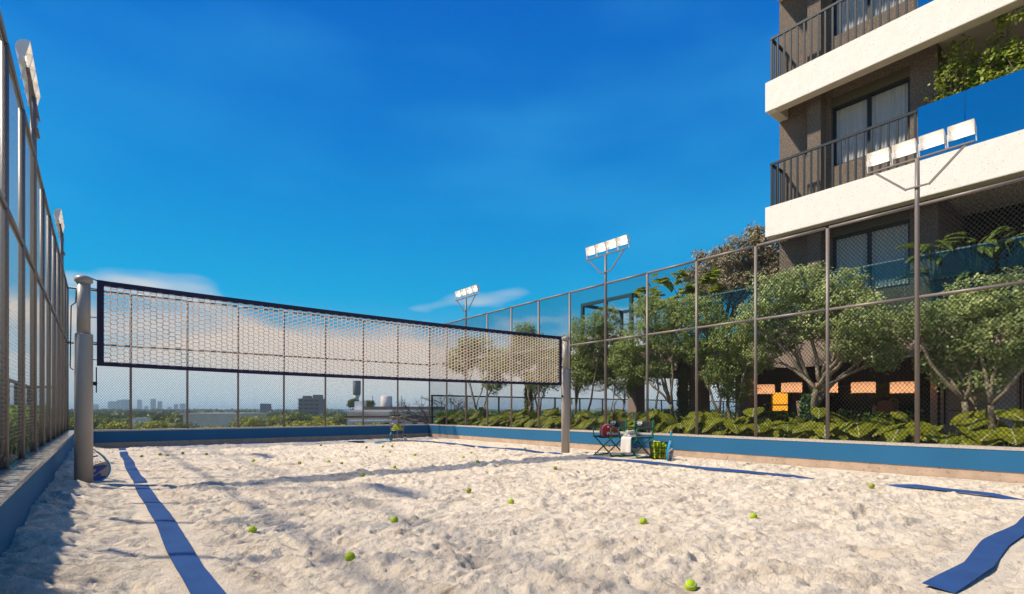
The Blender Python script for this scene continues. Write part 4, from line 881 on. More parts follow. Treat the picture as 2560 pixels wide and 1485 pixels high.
ct = [(215, 1034, 90, 150, 1), (265, 1042, 100, 95, 1), (330, 1038, 110, 170, 1), (300, 1052, 110, 70, 0), (395, 1048, 110, 75, 0), (420, 1036, 120, 190, 0), (470, 1052, 90, 80, 1), (520, 1058, 100, 66, 0), (585, 1030, 60, 140, 1), (640, 1040, 110, 110, 0), (600, 1056, 100, 72, 1), (690, 1036, 100, 150, 0), (740, 1022, 110, 120, 1), (700, 1056, 110, 75, 0), (800, 1036, 90, 130, 0), (775, 1050, 110, 70, 0), (850, 1030, 80, 105, 1), (860, 1052, 110, 62, 0), (925, 1056, 90, 58, 0), (880, 996, 30, 160, 1), (918, 1000, 34, 150, 1),
      (1130, 1036, 120, 90, 0), (1230, 1030, 120, 110, 1), (1340, 1032, 130, 100, 0), (1450, 1026, 120, 110, 1), (1560, 1024, 140, 100, 0), (1680, 1028, 130, 110, 1), (1500, 1016, 90, 150, 0), (1800, 1024, 140, 90, 0), (30, 1036, 120, 110, 1), (120, 1034, 120, 130, 1), (160, 1040, 90, 90, 0)]
for i, (px, tp, wp, D, k) in enumerate(ct):
    bayn = next((j for j, b_ in enumerate((174, 327, 468, 596, 711, 814, 909, 995, 1073)) if px < b_), 9)
    where = 'through left fence' if bayn == 0 else 'beyond right-hand railing' if bayn == 9 else 'through %s far-fence bay' % ORD[bayn-1]
    bo = lambda q: next((j for j, b_ in enumerate((174, 327, 468, 596, 711, 814, 909, 995, 1073)) if q[0] < b_), 9)
    same = sorted([q for q in ct if q[4] == k and bo(q) == bayn], key=lambda q: q[0]); rank = same.index((px, tp, wp, D, k))
    pos = '' if len(same) == 1 else ', %s such from left' % ORD[rank]
    city_tree(px, tp, wp*1.15, D, '%s town tree %s%s' % (('yellow-green', 'dark green')[k], where, pos), L_city if k == 0 else L_cityd)
# far wood: one continuous green carpet to the horizon, nobody could count its trees
n = 26000; ang = rng.uniform(R(-62), R(60), n)+0; D = 160*(2600/160)**rng.random(n); a = YAW+ang
P = np.stack([np.sin(a)*D, np.cos(a)*D, GZ+3.0+6.0*rng.random(n)**.6], 1); L_far = leafmat('far_leaf', (0.07, 0.10, 0.020), (0.17, 0.18, 0.030), .1, .8, .02)
sz = (1.2+D/160)[:, None]; nn = unit(rng.normal(0, 1, (n, 3))+np.array([0, 0, .6])); t = unit(np.cross(nn, rng.normal(0, 1, (n, 3)))); b = np.cross(nn, t)
tag(obj('far_wood', quads_mesh('far_wood', np.stack([P-t*sz, P-b*sz, P+t*sz, P+b*sz], 1), L_far)), 'far green carpet of treetops reaching to the horizon', 'wood', kind='stuff')
# haze over the town
mh = bpy.data.materials.new('haze_air'); mh.use_nodes = True; th = mh.node_tree; th.nodes.clear(); oh = N(th, 'ShaderNodeOutputMaterial'); pv = N(th, 'ShaderNodeVolumePrincipled'); pv.inputs['Color'].default_value = (0.60, 0.82, 0.93, 1); pv.inputs['Density'].default_value = 0.00022; pv.inputs['Anisotropy'].default_value = 0.0; th.links.new(pv.outputs[0], oh.inputs['Volume'])
tag(MB().box(-14050, 14050, -3050, 14050, GZ-1, 66).build('haze', mh), kind='stuff')
# bare tree at the far right corner
p = at_d(1092, HY, 34); e = empty('bare_tree', (p.x, p.y, GZ), 0, 'leafless spreading tree beyond far right corner', 'tree'); g = MB(); g2 = MB(); H0 = 13.6
def grow(gm, a, d, L, r, lv):
    b = a+d*L; pts = [a, a.lerp(b, .5)+Vector((random.gauss(0, .05), random.gauss(0, .05), random.gauss(0, .05)))*L, b]; gm.tube(pts, [r, r*.85, r*.68], 6 if lv > 3 else 4)
    if lv == 0: return
    for k in range(2 if random.random() < .55 else 3):
        q = (d+Vector((random.gauss(0, .55), random.gauss(0, .55), random.gauss(-.02, .30)))).normalized(); q.z = max(q.z, -.12); grow(g2, b, q.normalized(), L*random.uniform(.68, .86), r*.62, lv-1)
g.tube([(0, 0, -.2), (.1, 0, 6), (0, .1, H0-1.6)], [.28, .22, .16], 8); g.build('trunk', M_bark2, e, True)
for k in range(7): grow(g2, Vector((0, .1, H0-1.7)), Vector((math.cos(k*.9), math.sin(k*.9), .50)).normalized(), .95, .10, 5)
g2.build('branches', mat('grey_twig', (0.10, 0.085, 0.075), .9), e)
# ================================================================== THINGS ON THE COURT
# ---- boundary tapes
def tape_mat():
    m = mat('blue_tape_webbing', (0.010, 0.072, 0.215), 0.85, spec=0.08, var=0.12, vscale=5); t = m.node_tree; L = t.links; b = t.nodes['Principled BSDF']; src = b.inputs['Base Color'].links[0].from_socket
    uv = N(t, 'ShaderNodeUVMap'); uv.uv_map = 'UVMap'; w = N(t, 'ShaderNodeTexBrick'); w.inputs['Scale'].default_value = 1.0; w.inputs['Brick Width'].default_value = 0.016; w.inputs['Row Height'].default_value = 0.008; w.inputs['Mortar Size'].default_value = 0.0016
    L.new(uv.outputs[0], w.inputs['Vector']); mx = N(t, 'ShaderNodeMix', data_type='RGBA'); ml = N(t, 'ShaderNodeMath', operation='MULTIPLY'); ml.inputs[1].default_value = .4; L.new(w.outputs['Fac'], ml.inputs[0]); L.new(ml.outputs[0], mx.inputs[0]); L.new(src, mx.inputs[6]); mx.inputs[7].default_value = (0.10, 0.075, 0.11, 1); L.new(mx.outputs[2], b.inputs['Base Color'])
    bp = N(t, 'ShaderNodeBump'); bp.inputs['Strength'].default_value = .5; bp.inputs['Distance'].default_value = .004; bp.invert = True; L.new(w.outputs['Fac'], bp.inputs['Height']); L.new(bp.outputs[0], b.inputs['Normal']); return m
M_tape = tape_mat()
def tape(pts, width, tilt, label, wig=0.02, lift=0.016, n_per=9.0, bury=(), ends=True):
    """ribbon laid on the sand along pts (x, y); tilt raises its outer (left-hand) edge; bury = stretches of y or x sunk under sand"""
    P = [Vector((x, y, 0)) for x, y in pts]; C = []
    for a, b in zip(P[:-1], P[1:]):
        k = max(2, int((b-a).length*n_per)); C += [a.lerp(b, i/k) for i in range(k)]
    C.append(P[-1]); TL = sum((b-a).length for a, b in zip(C[:-1], C[1:])); o = C[len(C)//2].copy(); o.z = 0; vs = []; fs = []; uvs = []; s_ = 0
    for i, c in enumerate(C):
        d = (C[min(i+1, len(C)-1)]-C[max(i-1, 0)]).normalized(); q = c+Vector((-d.y, d.x, 0))*wig*math.sin(i/n_per*1.9+len(pts))
        for f in (-.5, 0, .5): w_ = q+Vector((-d.y, d.x, 0))*width*f; flatten(w_.x, w_.y, .10, sum(sand_smooth(q.x+a, q.y+b, .12) for a in (-.15, .15) for b in (-.15, .15))/4)
    for i, c in enumerate(C):
        d = (C[min(i+1, len(C)-1)]-C[max(i-1, 0)]).normalized(); nrm = Vector((-d.y, d.x, 0)); c2 = c+nrm*wig*math.sin(s_*1.9+len(pts)); 
        if i: s_ += (C[i]-C[i-1]).length
        ed = min(s_, TL-s_); hb = (-0.05*max(0, 1-ed/0.35) if ends else 0) + (-0.05 if any(a <= (c.y if abs(d.y) > abs(d.x) else c.x) <= b for a, b in bury) else 0)
        for k, f in enumerate((-.5, -.17, .17, .5)):
            q = c2+nrm*width*f*math.cos(tilt); z = sum(sand_smooth(c2.x+a, c2.y+b, .1) for a in (-.2, .2) for b in (-.2, .2))/4+lift+(f+.5)*width*math.sin(tilt)+hb+.006*math.sin(s_*4+f*2); vs.append((q.x-o.x, q.y-o.y, z)); uvs.append((s_, f*width))
    for i in range(len(C)-1):
        for k in range(3): fs.append((4*i+k, 4*i+4+k, 4*i+5+k, 4*i+1+k))
    me = bpy.data.meshes.new('boundary_tape'); me.from_pydata(vs, [], fs); uvl = me.uv_layers.new(name='UVMap')
    for l in me.loops: uvl.data[l.index].uv = uvs[l.vertex_index]
    me.update(); me.materials.append(M_tape); fixn(me); ob = obj('boundary_tape', me); ob.location = o
    md = ob.modifiers.new('t', 'SOLIDIFY'); md.thickness = .004; md.offset = -1; tag(ob, label, 'tape', 'blue boundary tapes on the sand'); return ob
tape([(.45, 17.0), (.45, 14.6), (.43, 11), (.44, 8), (.45, 5), (.45, -1.0)], .145, 0, 'blue boundary tape running along left side of sand court', .007, bury=((15.2, 15.75), (8.42, 8.62)))
tape([(.52, 17.12), (4, 17.12), (6.6, 17.05), (7.45, 16.7)], .11, R(9), 'thin blue boundary tape along far end of court', .02)
tape([(7.62, 16.2), (7.85, 15.4), (8.10, 14.4), (8.12, 12), (8.08, 8.35)], .11, R(11), 'blue boundary tape at far right between corner and net post', .03)
tape([(8.10, 7.75), (8.06, 6), (8.02, 4.6), (8.0, 3.1)], .11, R(13), 'blue boundary tape in front of director chairs and basket', .03)
tape([(7.95, 2.35), (7.98, 1.6), (8.02, .9)], .11, R(15), 'short blue boundary tape at right edge beyond lone ball', .02)
tape([(3.62, .80), (4.4, .76), (5.2, .80), (6.2, .77), (7.6, .80)], .145, R(2), 'blue boundary tape in lower right corner of picture', .008, .016, ends=False)
# ---- tennis balls
def sphere(r, n=20, k=12):
    return MB().lathe([(max(.0004, r*math.sin(math.pi*i/k)), -r*math.cos(math.pi*i/k)) for i in range(k+1)], n)
BR = 0.0335
ball_a = sphere(BR).mesh('tennis_ball', M_ball, True); ball_b = sphere(BR).mesh('tennis_ball', M_ball2, True)
g = MB(); pts = []
for i in range(49):
    t = 2*math.pi*i/48; a, b = .76, .24; pts.append(Vector((a*math.cos(t)+b*math.cos(3*t), a*math.sin(t)-b*math.sin(3*t), 2*math.sqrt(a*b)*math.sin(2*t))).normalized()*(BR+.0003))
g.tube(pts, .0016, 5); seam = g.mesh('seam', M_seam, True)
def ball(p, label, buried=0.0, worn=False, parts=True, group='tennis balls scattered on the sand', z=None):
    o = obj('tennis_ball', ball_b if worn else ball_a); o.location = (p[0], p[1], z if z is not None else sand_at(p[0], p[1])+BR*(1-buried)-.002); o.rotation_euler = (random.uniform(0, 6), random.uniform(0, 6), random.uniform(0, 6)); tag(o, label, 'ball', group)
    if parts: obj('seam', seam, o)
    return o
H_ = 'half-buried bright green tennis ball '; Y_ = 'dusty yellow tennis ball '
balls = [(354, 1144, 0, Y_+'nearest the left tape at far left, lowest of its group'), (394, 1122, 0, Y_+'by the far tape at left'), (400, 1137, 0, Y_+'upper of the touching-looking pair at far left'), (418, 1143, 0, Y_+'lower right of the pair at far left'), (457, 1136, 0, Y_+'fifth from left among far left balls'), (516, 1139, 0, Y_+'rightmost of the far left group of balls'), (571, 1109, 0, Y_+'against the far wall left of centre'),
    (633, 1155, 1, H_+'below the brown office block'), (749, 1163, 0, Y_+'left of centre under the net, alone'), (802, 1118, 0, Y_+'far away, left of rackets on sand'), (822, 1157, 1, H_+'beside a dusty one, left of centre'), (854, 1161, 0, Y_+'beside a half-buried one, left of centre'), (631, 1330, 1, H_+'with dark mark, left foreground'), (875, 1404, 1, H_+'in lower centre-left foreground'),
    (916, 1121, 0, Y_+'just below the rackets on sand'), (957, 1119, 0, Y_+'left of pair below the ball hopper'), (980, 1118, 0, Y_+'right of pair below the ball hopper'), (949, 1107, 0, Y_+'at the end of the cyan racket'), (975, 1106, 0, Y_+'in front of the blue bottle'), (985, 1103, 0, Y_+'between blue bottle and hopper legs'), (974, 1132, 1, H_+'nearest below the ball hopper'), (1037, 1140, 1, H_+'right of hopper in far field'), (1083, 1108, 0, Y_+'on far right tape near corner'),
    (1178, 1134, 1, H_+'upper of two right of centre far field'), (1158, 1145, 1, H_+'lower of two right of centre far field'), (1194, 1161, 1, H_+'at edge of the net shadow, right of centre'), (1312, 1125, 0, Y_+'left of winch net post by right tape'), (986, 1172, 1, H_+'just beyond the net shadow at centre'), (1388, 1175, 0, Y_+'just below the winch net post'), (907, 1190, 1, H_+'in the net shadow at centre'),
    (1172, 1232, 0, Y_+'in middle of the near court'), (1278, 1259, 1, H_+'right of the dusty ball in near court'), (986, 1304, 1, H_+'in near court centre'), (1608, 1310, 1, H_+'in near court right of centre'), (1884, 1296, 1, H_+'in right near court'), (1727, 1472, 1, H_+'nearest the camera at bottom edge'), (2179, 1224, 0, Y_+'at end of right tape by the wall')]
for px, py, hb, lb in balls:
    p = ground_px(px, py); flatten(p.x, p.y, .05, sand_smooth(p.x, p.y, .05)); b_ = .42 if hb else .06; ball(p, lb, b_, not hb); dent(p.x, p.y, .045, .045, 0, .006, .004)
for q_ in ((930, 1107), (940, 1109)):
    p = ground_px(*q_); flatten(p.x, p.y, .42, .004); flatten(p.x-.15, p.y+.15, .4, .004)
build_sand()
# ---- rackets (padel: solid drilled face, cyan frame), head down
M_cyan = mat('cyan_frame', (0.010, 0.30, 0.50), 0.35); M_face = mat('racket_face', (0.48, 0.34, 0.25), 0.6, var=.05); M_rblue = mat('racket_blue', (0.012, 0.060, 0.30), .5); M_cop = mat('copper_band', (0.45, 0.22, 0.14), .4); M_hole = mat('racket_hole', (0.16, 0.11, 0.08), .8); M_yel = mat('racket_yellow', (0.65, 0.55, 0.02), .5); M_rdark = mat('racket_navy', (0.010, 0.014, 0.030), .4)
def racket(name, loc, rot, label, frame=None, face=None, deco=None, grip=None, s=1.0):
    """padel racket in local xz plane, head bottom at z=0, handle up; thickness along y"""
    frame = frame or M_cyan; face = face or M_face; deco = deco or M_rblue; grip = grip or M_cyan
    e = empty(name, loc, 0, label, 'racket'); e.rotation_euler = rot; e.scale = (s, s, s)
    def outline(k):                                  # teardrop from handle round the head and back
        o = []
        for i in range(33):
            t = math.pi*i/32; hw = .135-k; hh = .150-k; x = -hw*math.cos(t); z = .15-hh*math.sin(t); o.append((x, z))
        o += [(.128-k, .20), (.108-k*.9, .262), (.068-k*.6, .325), (.030-k*.2, .372)]; o += [(-x, z) for x, z in reversed(o[33:])]
        return o
    out_, inn = outline(0), outline(.016); n = len(out_); g = MB(); vs = [(x, y, z) for y in (-.019, .019) for (x, z) in out_]+[(x, y, z) for y in (-.019, .019) for (x, z) in inn]; fs = []
    for i in range(n):
        j = (i+1) % n; fs += [(i, j, n+j, n+i), (2*n+i, 3*n+i, 3*n+j, 2*n+j), (i, 2*n+i, 2*n+j, j), (n+i, n+j, 3*n+j, 3*n+i)]
    g.add(vs, fs); fo = g.build('frame', frame, e); fixn(fo.data)
    face_o = [(x, z) for x, z in inn if z < .26]; fo = MB().prism(sorted(face_o, key=lambda p: math.atan2(p[1]-.13, p[0])), 'y', -.014, .014).build('face', face, e); fixn(fo.data)
    # printed swooshes
    for sg in (-1, 1):
        g = MB(); pl = [(-.11, .165), (-.02, .185), (.07, .175), (.113, .145), (.06, .125), (-.01, .095), (-.10, .075), (-.02, .12), (.0, .145)]; g.add([(x, sg*.0148, z) for x, z in pl], [tuple(range(len(pl)))]); pl = [(-.10, .06), (-.02, .085), (.03, .095), (.02, .06), (.07, .035), (.02, .012), (-.05, .022)]; g.add([(x, sg*.0148, z) for x, z in pl], [tuple(range(len(pl)))]); g.build('print', deco, e)
    g = MB()
    for i in range(-4, 5):
        for j in range(8):
            x, z = i*.0235+(.012 if j % 2 else 0), .045+j*.024
            if (x/.10)**2+((z-.14)/.115)**2 < 1:
                for sg in (-1, 1): g.tube([(x, sg*.0150, z), (x, sg*.0156, z)], .0052, 6)
    g.build('holes', M_hole, e)['kind'] = 'stuff'
    MB().bar((-.052, 0, .285), (.052, 0, .285), .030, .014, (0, 0, 1)).build('bridge', deco, e)
    MB().tube([(0, 0, .36), (0, 0, .385)], [.019, .019], 10).build('collar', M_cop, e, True)
    MB().tube([(0, 0, .385), (0, 0, .50), (0, 0, .545)], [.016, .0165, .0175], 10).build('grip', grip, e, True); MB().lathe([(.018, .545), (.020, .552), (.018, .562)], 10).build('butt_cap', M_cop if grip is M_cyan else M_yel, e)
    return e
p = ground_px(255, 1210.5)*1.04; rz_to_cam = math.atan2(p.y, p.x)-math.pi/2
racket('padel_racket', (p.x-.02, p.y+.01, sand_at(p.x, p.y)-.004), (R(-4), R(-14), rz_to_cam+R(18)), 'cyan-edged padel racket standing behind left net post', s=1.22)
p = ground_px(1670, 1152)
racket('padel_racket', (p.x+.05, p.y, sand_at(p.x, p.y)-.002), (R(8), R(-13), R(-38)+R(52)), 'cyan-edged padel racket leaning beside the ball basket', s=1.12)
p = ground_px(930, 1107); hz = sand_at(p.x, p.y)
racket('padel_racket', (p.x-.18, p.y+.20, hz+.028), (R(90), 0, R(-140)), 'black and yellow racket lying on sand left of hopper', M_rdark, M_yel, M_rdark, M_rdark)
p = ground_px(940, 1109)
racket('padel_racket', (p.x-.05, p.y+.02, sand_at(p.x, p.y)+.034), (R(86), 0, R(48)), 'cyan racket lying on sand left of hopper, nearer one')
# ---- director chairs
M_gfr = mat('green_lacquer', (0.006, 0.130, 0.050), 0.35, var=.06, vscale=5); M_canv = mat('charcoal_canvas', (0.013, 0.011, 0.016), .9, bump=.15, bscale=200); M_white = mat('white_print', (0.8, 0.8, 0.78), .7)
def text_mesh(s_, size, m, ext=.0012, shear=0.0, font_off=0.0):
    c = bpy.data.curves.new('lettering', 'FONT'); c.body = s_; c.size = size; c.extrude = ext; c.shear = shear; c.offset = font_off; c.align_x = 'CENTER'; c.align_y = 'CENTER'; c.resolution_u = 3
    o = bpy.data.objects.new('lettering', c); COL.objects.link(o); bpy.context.view_layer.update()
    me = bpy.data.meshes.new_from_object(o.evaluated_get(bpy.context.evaluated_depsgraph_get())); bpy.data.objects.remove(o); bpy.data.curves.remove(c); me.name = 'lettering'; me.materials.clear(); me.materials.append(m); return me
def chair(loc, rz, label):
    e = empty('director_chair', loc, rz, label, 'chair', 'green director chairs'); w, d = .245, .215
    for sx in (-1, 1):
        for sy in (-1, 1):
            MB().bar((sx*d+sy*.009, -sy*w, .012), (sx*d+sy*.009, sy*w, .415), .016, .034, (1, 0, 0)).build('leg', M_gfr, e)
    for sy in (-1, 1):
        MB().bar((-d-.05, sy*w, .425), (d+.06, sy*w, .425), .03, .026).build('seat_rail', M_gfr, e)
        MB().bar((-d-.04, sy*w, .012), (d+.04, sy*w, .012), .030, .022).build('foot_rail', M_gfr, e)
        g = MB(); g.tube([(-d-.02, sy*w, .435), (-d-.045, sy*w, .52), (-d-.035, sy*w, .60), (-d+.0, sy*w, .625), (d+.05, sy*(w+.002), .625)], [.013, .013, .014, .014, .013], 7); g.build('arm', M_gfr, e, True)
        MB().bar((d+.035, sy*w, .435), (d+.075, sy*w, .80), .028, .030, (0, 1, 0)).build('back_post', M_gfr, e)
    MB().bar((-.0, -.01, .20), (0, .01, .20), .02, .02).build('pivot', M_black, e); MB().bar((-d, 0, .215), (d, 0, .215), .012, .012).build('pivot_rod', M_black, e)
    def sling(name, f, nu, nv):
        vs = [f(i/nu, j/nv) for i in range(nu+1) for j in range(nv+1)]; fs = [(i*(nv+1)+j, i*(nv+1)+j+1, (i+1)*(nv+1)+j+1, (i+1)*(nv+1)+j) for i in range(nu) for j in range(nv)]
        o = MB().add(vs, fs).build(name, M_canv, e, True); md = o.modifiers.new('t', 'SOLIDIFY'); md.thickness = .004; return o
    sling('seat', lambda u, v: (-d-.03+u*(2*d+.03), -w+v*2*w, .441-.045*math.sin(math.pi*v)), 6, 10)
    bk = sling('backrest', lambda u, v: (d+.048+u*.022+.045*math.sin(math.pi*v)+.004*math.sin(v*14+u*5), -w-.016+v*2*(w+.016), .585+u*(.205-.025*math.sin(math.pi*v))), 6, 16)
    t = obj('lettering', LET, bk); t.rotation_euler = (R(84), 0, R(-90)); t.location = (d+.068, .125, .735); t = obj('lettering', LET2, bk); t.rotation_euler = (R(84), 0, R(-90)); t.location = (d+.066, .125, .690)
    return e
LET = text_mesh('UHS', .078, M_white, font_off=.0012); LET2 = MB().box(-.05, .05, -.003, .003, -.001, .001).mesh('underline', M_white)
C1 = (8.92, 7.76); C2 = (8.98, 7.09)
chair((*C1, .004), R(2), 'green director chair with red racket bag on it'); chair((*C2, .004), R(-2), 'green director chair with towels on it')
# ---- red racket bag
M_red = mat('red_bag', (0.36, 0.010, 0.014), .5, var=.06, vscale=8); M_bgrey = mat('bag_grey', (0.040, 0.042, 0.046), .6); M_pipe = mat('bag_piping', (0.45, 0.40, 0.38), .6)
e = empty('racket_bag', (C1[0]-.03, C1[1]-.03, .425), R(146), 'red racket bag with white lettering on left director chair', 'bag')
pr = [(.19, .02), (.205, .08), (.20, .17), (.165, .245), (.10, .285), (.03, .28), (-.06, .235), (-.15, .165), (-.215, .095), (-.225, .05), (-.20, .015), (-.05, 0), (.10, 0)]
def layer(k, y): 
    return [((x-.0)*(1-k)+.0, y, .14+(z-.14)*(1-k)) for x, z in pr]
g = MB(); Ls = [layer(.10, -.105), layer(.03, -.095), layer(0, -.07), layer(0, .07), layer(.03, .095), layer(.10, .105)]; n = len(pr); g.v = [p for L in Ls for p in L]
g.f = [(r_*n+i, r_*n+(i+1) % n, (r_+1)*n+(i+1) % n, (r_+1)*n+i) for r_ in range(5) for i in range(n)]+[tuple(range(n-1, -1, -1)), tuple(5*n+i for i in range(n))]
o = g.build('body', M_red, e); fixn(o.data)
g = MB(); g.prism([(.203, .03), (.211, .08), (.206, .15), (.198, .15), (.200, .03)], 'y', -.06, .06); g.build('end_panel', M_bgrey, e); g = MB(); g.prism([(.204, .17), (.168, .251), (.160, .246), (.196, .17)], 'y', -.03, .03); g.build('strap', M_bgrey, e)
for y in (-.088, .088): MB().tube([(x*.99, y, .14+(z-.14)*.985) for x, z in pr]+[(pr[0][0]*.99, y, .14+(pr[0][1]-.14)*.985)], .005, 6).build('piping', M_pipe, e)
g = MB(); g.prism([(.12, .02), (.17, .02), (.165, .07), (.10, .075)], 'y', .1052, .108); g.build('corner_patch', M_bgrey, e)
MB().prism([(.035, .205), (.085, .205), (.075, .245), (.04, .245)], 'y', .1052, .108).build('badge', mat('badge_pale', (.5, .62, .64), .4), e)
t = obj('lettering', text_mesh('Wilson', .098, M_white, shear=.25, font_off=.001), e, (-.035, .107, .075), (R(90), 0, R(180)))
# ---- towels
M_tow = mat('cream_towel', (0.66, 0.60, 0.53), .95, bump=.5, bscale=160)
def roll(loc, rz, label):
    e = empty('towel_roll', loc, rz, label, 'towel', 'rolled cream towels'); r_ = .046; MB().tube([(-.125, 0, 0), (-.12, 0, 0), (.12, 0, 0), (.125, 0, 0)], [r_*.9, r_, r_, r_*.9], 18).build('roll', M_tow, e, True)
    g = MB(); g.tube([(-.127, (.040-.0016*i)*math.cos(i*.62), (.040-.0016*i)*math.sin(i*.62)) for i in range(23)], .0032, 4); g.build('spiral', mat('towel_fold', (.46, .40, .34), .95), e)
zs = .004+.441-.03
roll((C2[0]-.10, C2[1]+.115, zs+.046+.006), R(4), 'rolled cream towel on chair seat, lower left of three'); roll((C2[0]-.09, C2[1]+.018, zs+.040), R(-3), 'rolled cream towel on chair seat, lower right of three'); roll((C2[0]-.09, C2[1]+.066, zs+.122), R(0), 'rolled cream towel on top of two others')
vs = []; nu, nv = 26, 12; path = [(.10, .0), (-.10, .0), (-.235, .004), (-.275, -.002), (-.292, -.03), (-.296, -.12), (-.300, -.22), (-.302, -.335)]
cum = [0]
for a, b in zip(path[:-1], path[1:]): cum.append(cum[-1]+math.dist(a, b))
for i in range(nu+1):
    s_ = cum[-1]*i/nu; k = max(j for j in range(len(cum)) if cum[j] <= s_+1e-9); k = min(k, len(path)-2); u = (s_-cum[k])/(cum[k+1]-cum[k]); x = path[k][0]*(1-u)+path[k+1][0]*u; z = path[k][1]*(1-u)+path[k+1][1]*u
    for j in range(nv+1):
        v = j/nv; h_ = max(0, -z); vs.append((x-.012*h_*8*math.sin(v*9+.6)*.35, .14-.26*v+(.02*h_*math.sin(6*v)), z-.02*math.sin(math.pi*v)*(1 if x > -.24 else 0)+h_*(.04*v)))
fs = [(i*(nv+1)+j, i*(nv+1)+j+1, (i+1)*(nv+1)+j+1, (i+1)*(nv+1)+j) for i in range(nu) for j in range(nv)]
o = MB().add(vs, fs).build('draped_towel', M_tow, None, True, (C2[0], C2[1], zs+.03)); md = o.modifiers.new('t', 'SOLIDIFY'); md.thickness = .010; tag(o, 'cream towel draped over front of right director chair', 'towel')
# ---- black wire ball basket and its balls
M_bwire = mat('black_wire', (0.012, 0.012, 0.013), .45, .3)
bp = ground_px(1644, 1149); bb = Vector((bp.x+.08, bp.y+.04, .004)); e = empty('ball_basket', bb, R(-40), 'black wire basket full of tennis balls beside chairs', 'basket'); g = MB(); a0, a1, hh = .122, .155, .355
def sq(k, z): r_ = a0+(a1-a0)*k; return [(-r_, -r_, z), (r_, -r_, z), (r_, r_, z), (-r_, r_, z), (-r_, -r_, z)]
MB().tube(sq(1, hh), .007, 6).build('top_rim', M_bwire, e); MB().tube(sq(0, .006), .006, 6).build('base_rim', M_bwire, e)
for k in range(4):
    g = MB(); a = sq(0, .006)[k], sq(0, .006)[k+1]; b = sq(1, hh)[k], sq(1, hh)[k+1]
    for i in range(5): t = i/5; g.tube([Vector(a[0]).lerp(Vector(a[1]), t), Vector(b[0]).lerp(Vector(b[1]), t)], .0058, 5)
    for z in (.34, .67): q0 = sq(z, .006+z*(hh-.006)); g.tube([q0[k], q0[k+1]], .0058, 5)
    g.build('wire_side', M_bwire, e)
g = MB()
for i in range(1, 6): t = -a0+2*a0*i/6; g.tube([(t, -a0, .006), (t, a0, .006)], .003, 5); g.tube([(-a0, t, .009), (a0, t, .009)], .003, 5)
g.build('wire_floor', M_bwire, e)
z = .018+BR; lay = 0; rzb = R(-40)
while z < hh+.02:
    k = (z-.01)/hh; half = a0+(a1-a0)*min(1, k)-BR-.006; m_ = max(2, int(2*half/(2*BR+.0015))+1); off = 0 if lay % 2 == 0 else .0
    st_ = 2*half/(m_-1)
    for i in range(m_):
        for j in range(m_):
            x = -half+st_*i+random.uniform(-.012, .012); y = -half+st_*j+random.uniform(-.012, .012)
            if z > hh-.03 and random.random() < .35: continue
            if max(abs(x), abs(y)) < half-st_*1.2 and z < hh-.10: continue          # nothing of the core shows
            ball((bb.x+x*math.cos(rzb)-y*math.sin(rzb), bb.y+x*math.sin(rzb)+y*math.cos(rzb)), 'bright yellow-green tennis ball heaped in black wire basket', 0, False, False, 'balls in the black basket', bb.z+z+random.uniform(-.012, .012))
    z += .057; lay += 1
# ---- tall wire hopper with balls, racket on top
M_hop = mat('hopper_wire', (0.30, 0.23, 0.17), .4, .5)
hp = ground_px(993, 1104); hb = Vector((hp.x, hp.y, .004)); e = empty('ball_hopper', hb, R(20), 'tall wire ball hopper on legs with racket laid on top', 'ball hopper')
rt, rb_, zb_, zt_ = .25, .20, .37, .80
def ringp(r_, z, n=24): return [(r_*math.cos(2*math.pi*i/n), r_*math.sin(2*math.pi*i/n), z) for i in range(n+1)]
for nm_, r_, z in (('top_ring', rt, zt_), ('middle_ring', .232, .585), ('floor_ring', rb_, zb_)): MB().tube(ringp(r_, z), .009, 6).build(nm_, M_hop, e, True)
for k in range(4): a = math.pi/4+math.pi/2*k; MB().tube([(math.cos(a)*rt, math.sin(a)*rt, zt_), (math.cos(a)*rb_, math.sin(a)*rb_, zb_), (math.cos(a)*.16, math.sin(a)*.16, .16), (math.cos(a)*.17, math.sin(a)*.17, -.01)], .009, 6).build('leg', M_hop, e)
g = MB()
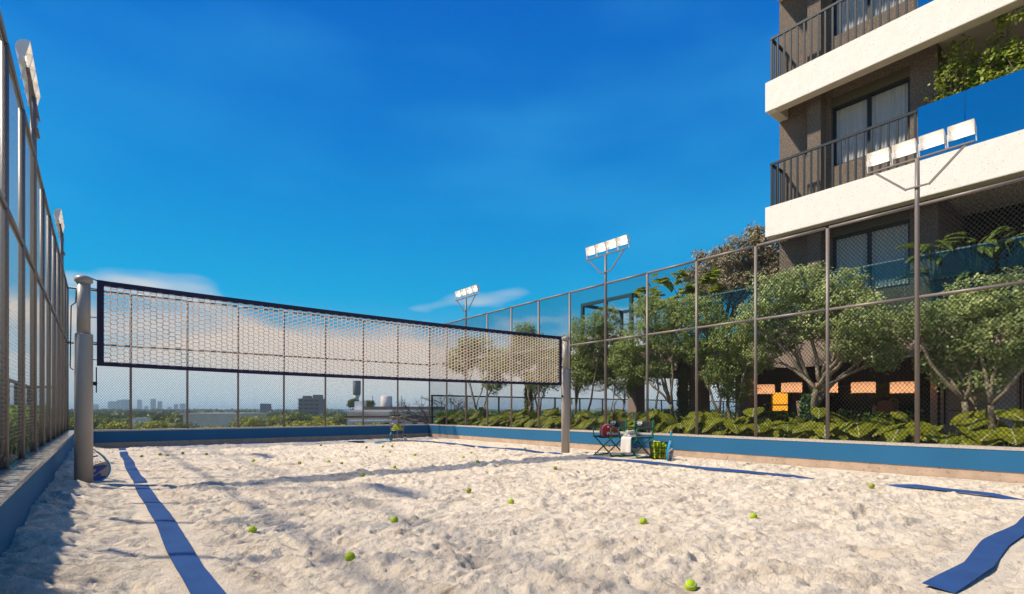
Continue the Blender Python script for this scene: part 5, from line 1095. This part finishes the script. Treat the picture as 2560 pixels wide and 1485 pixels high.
for k in range(20): a = 2*math.pi*k/20; g.tube([(math.cos(a)*.232, math.sin(a)*.232, .585), (math.cos(a)*rb_, math.sin(a)*rb_, zb_)], .0028, 4)
for k in range(-4, 5): y = k*.044; x = math.sqrt(max(0, rb_**2-y*y)); g.tube([(-x, y, zb_), (x, y, zb_)], .0028, 4); g.tube([(y, -x, zb_+.004), (y, x, zb_+.004)], .0028, 4)
g.build('wire_bowl', M_hop, e)
for (r_, n, z) in ((.155, 14, 0), (.08, 7, 0), (0, 1, 0), (.12, 10, .056), (.04, 4, .056), (.075, 4, .108)):
    for i in range(n): a = 2*math.pi*i/max(n, 1)+r_*9; ball((hb.x+r_*math.cos(a), hb.y+r_*math.sin(a)), 'bright yellow-green tennis ball in the tall wire hopper', 0, False, False, 'balls in the tall hopper', hb.z+zb_+.007+BR+z)
racket('padel_racket', (hb.x-.27*CS-.0, hb.y+.27*SN, hb.z+zt_+.030), (R(90), 0, R(-38)+R(90)+R(0)), 'navy and yellow racket lying across top of hopper', M_rdark, M_yel, M_rdark, M_rdark)
# ---- bottles
p = ground_px(977, 1104); e = empty('water_bottle', (p.x-.02, p.y-.05, sand_at(p.x, p.y)-.004), 0, 'blue translucent water bottle beside the tall hopper', 'bottle'); MB().lathe([(.050, 0), (.054, .01), (.054, .20), (.048, .225), (.026, .25)], 16).build('body', mat('blue_plastic', (0.03, 0.17, 0.28), .2, trans=.35), e, True); MB().lathe([(.024, .25), (.024, .285), (.012, .30)], 12).build('cap', mat('grey_cap', (.35, .4, .45), .4), e)
p = ground_px(1013, 1104); e = empty('sport_bottle', (p.x, p.y, sand_at(p.x, p.y)-.004), 0, 'white squeeze bottle with black lid right of the hopper', 'bottle'); MB().lathe([(.052, 0), (.056, .015), (.054, .07), (.044, .10), (.050, .135), (.050, .165)], 16).build('body', mat('white_plastic', (.60, .58, .55), .35), e, True); MB().lathe([(.050, .1655), (.048, .185), (.02, .205), (.015, .225)], 14).build('lid', M_black, e); MB().box(-.006, .006, -.0585, -.0565, .03, .085).build('mark', MATS['red_cap'], e, False, (0, 0, 0), (0, 0, R(40)))
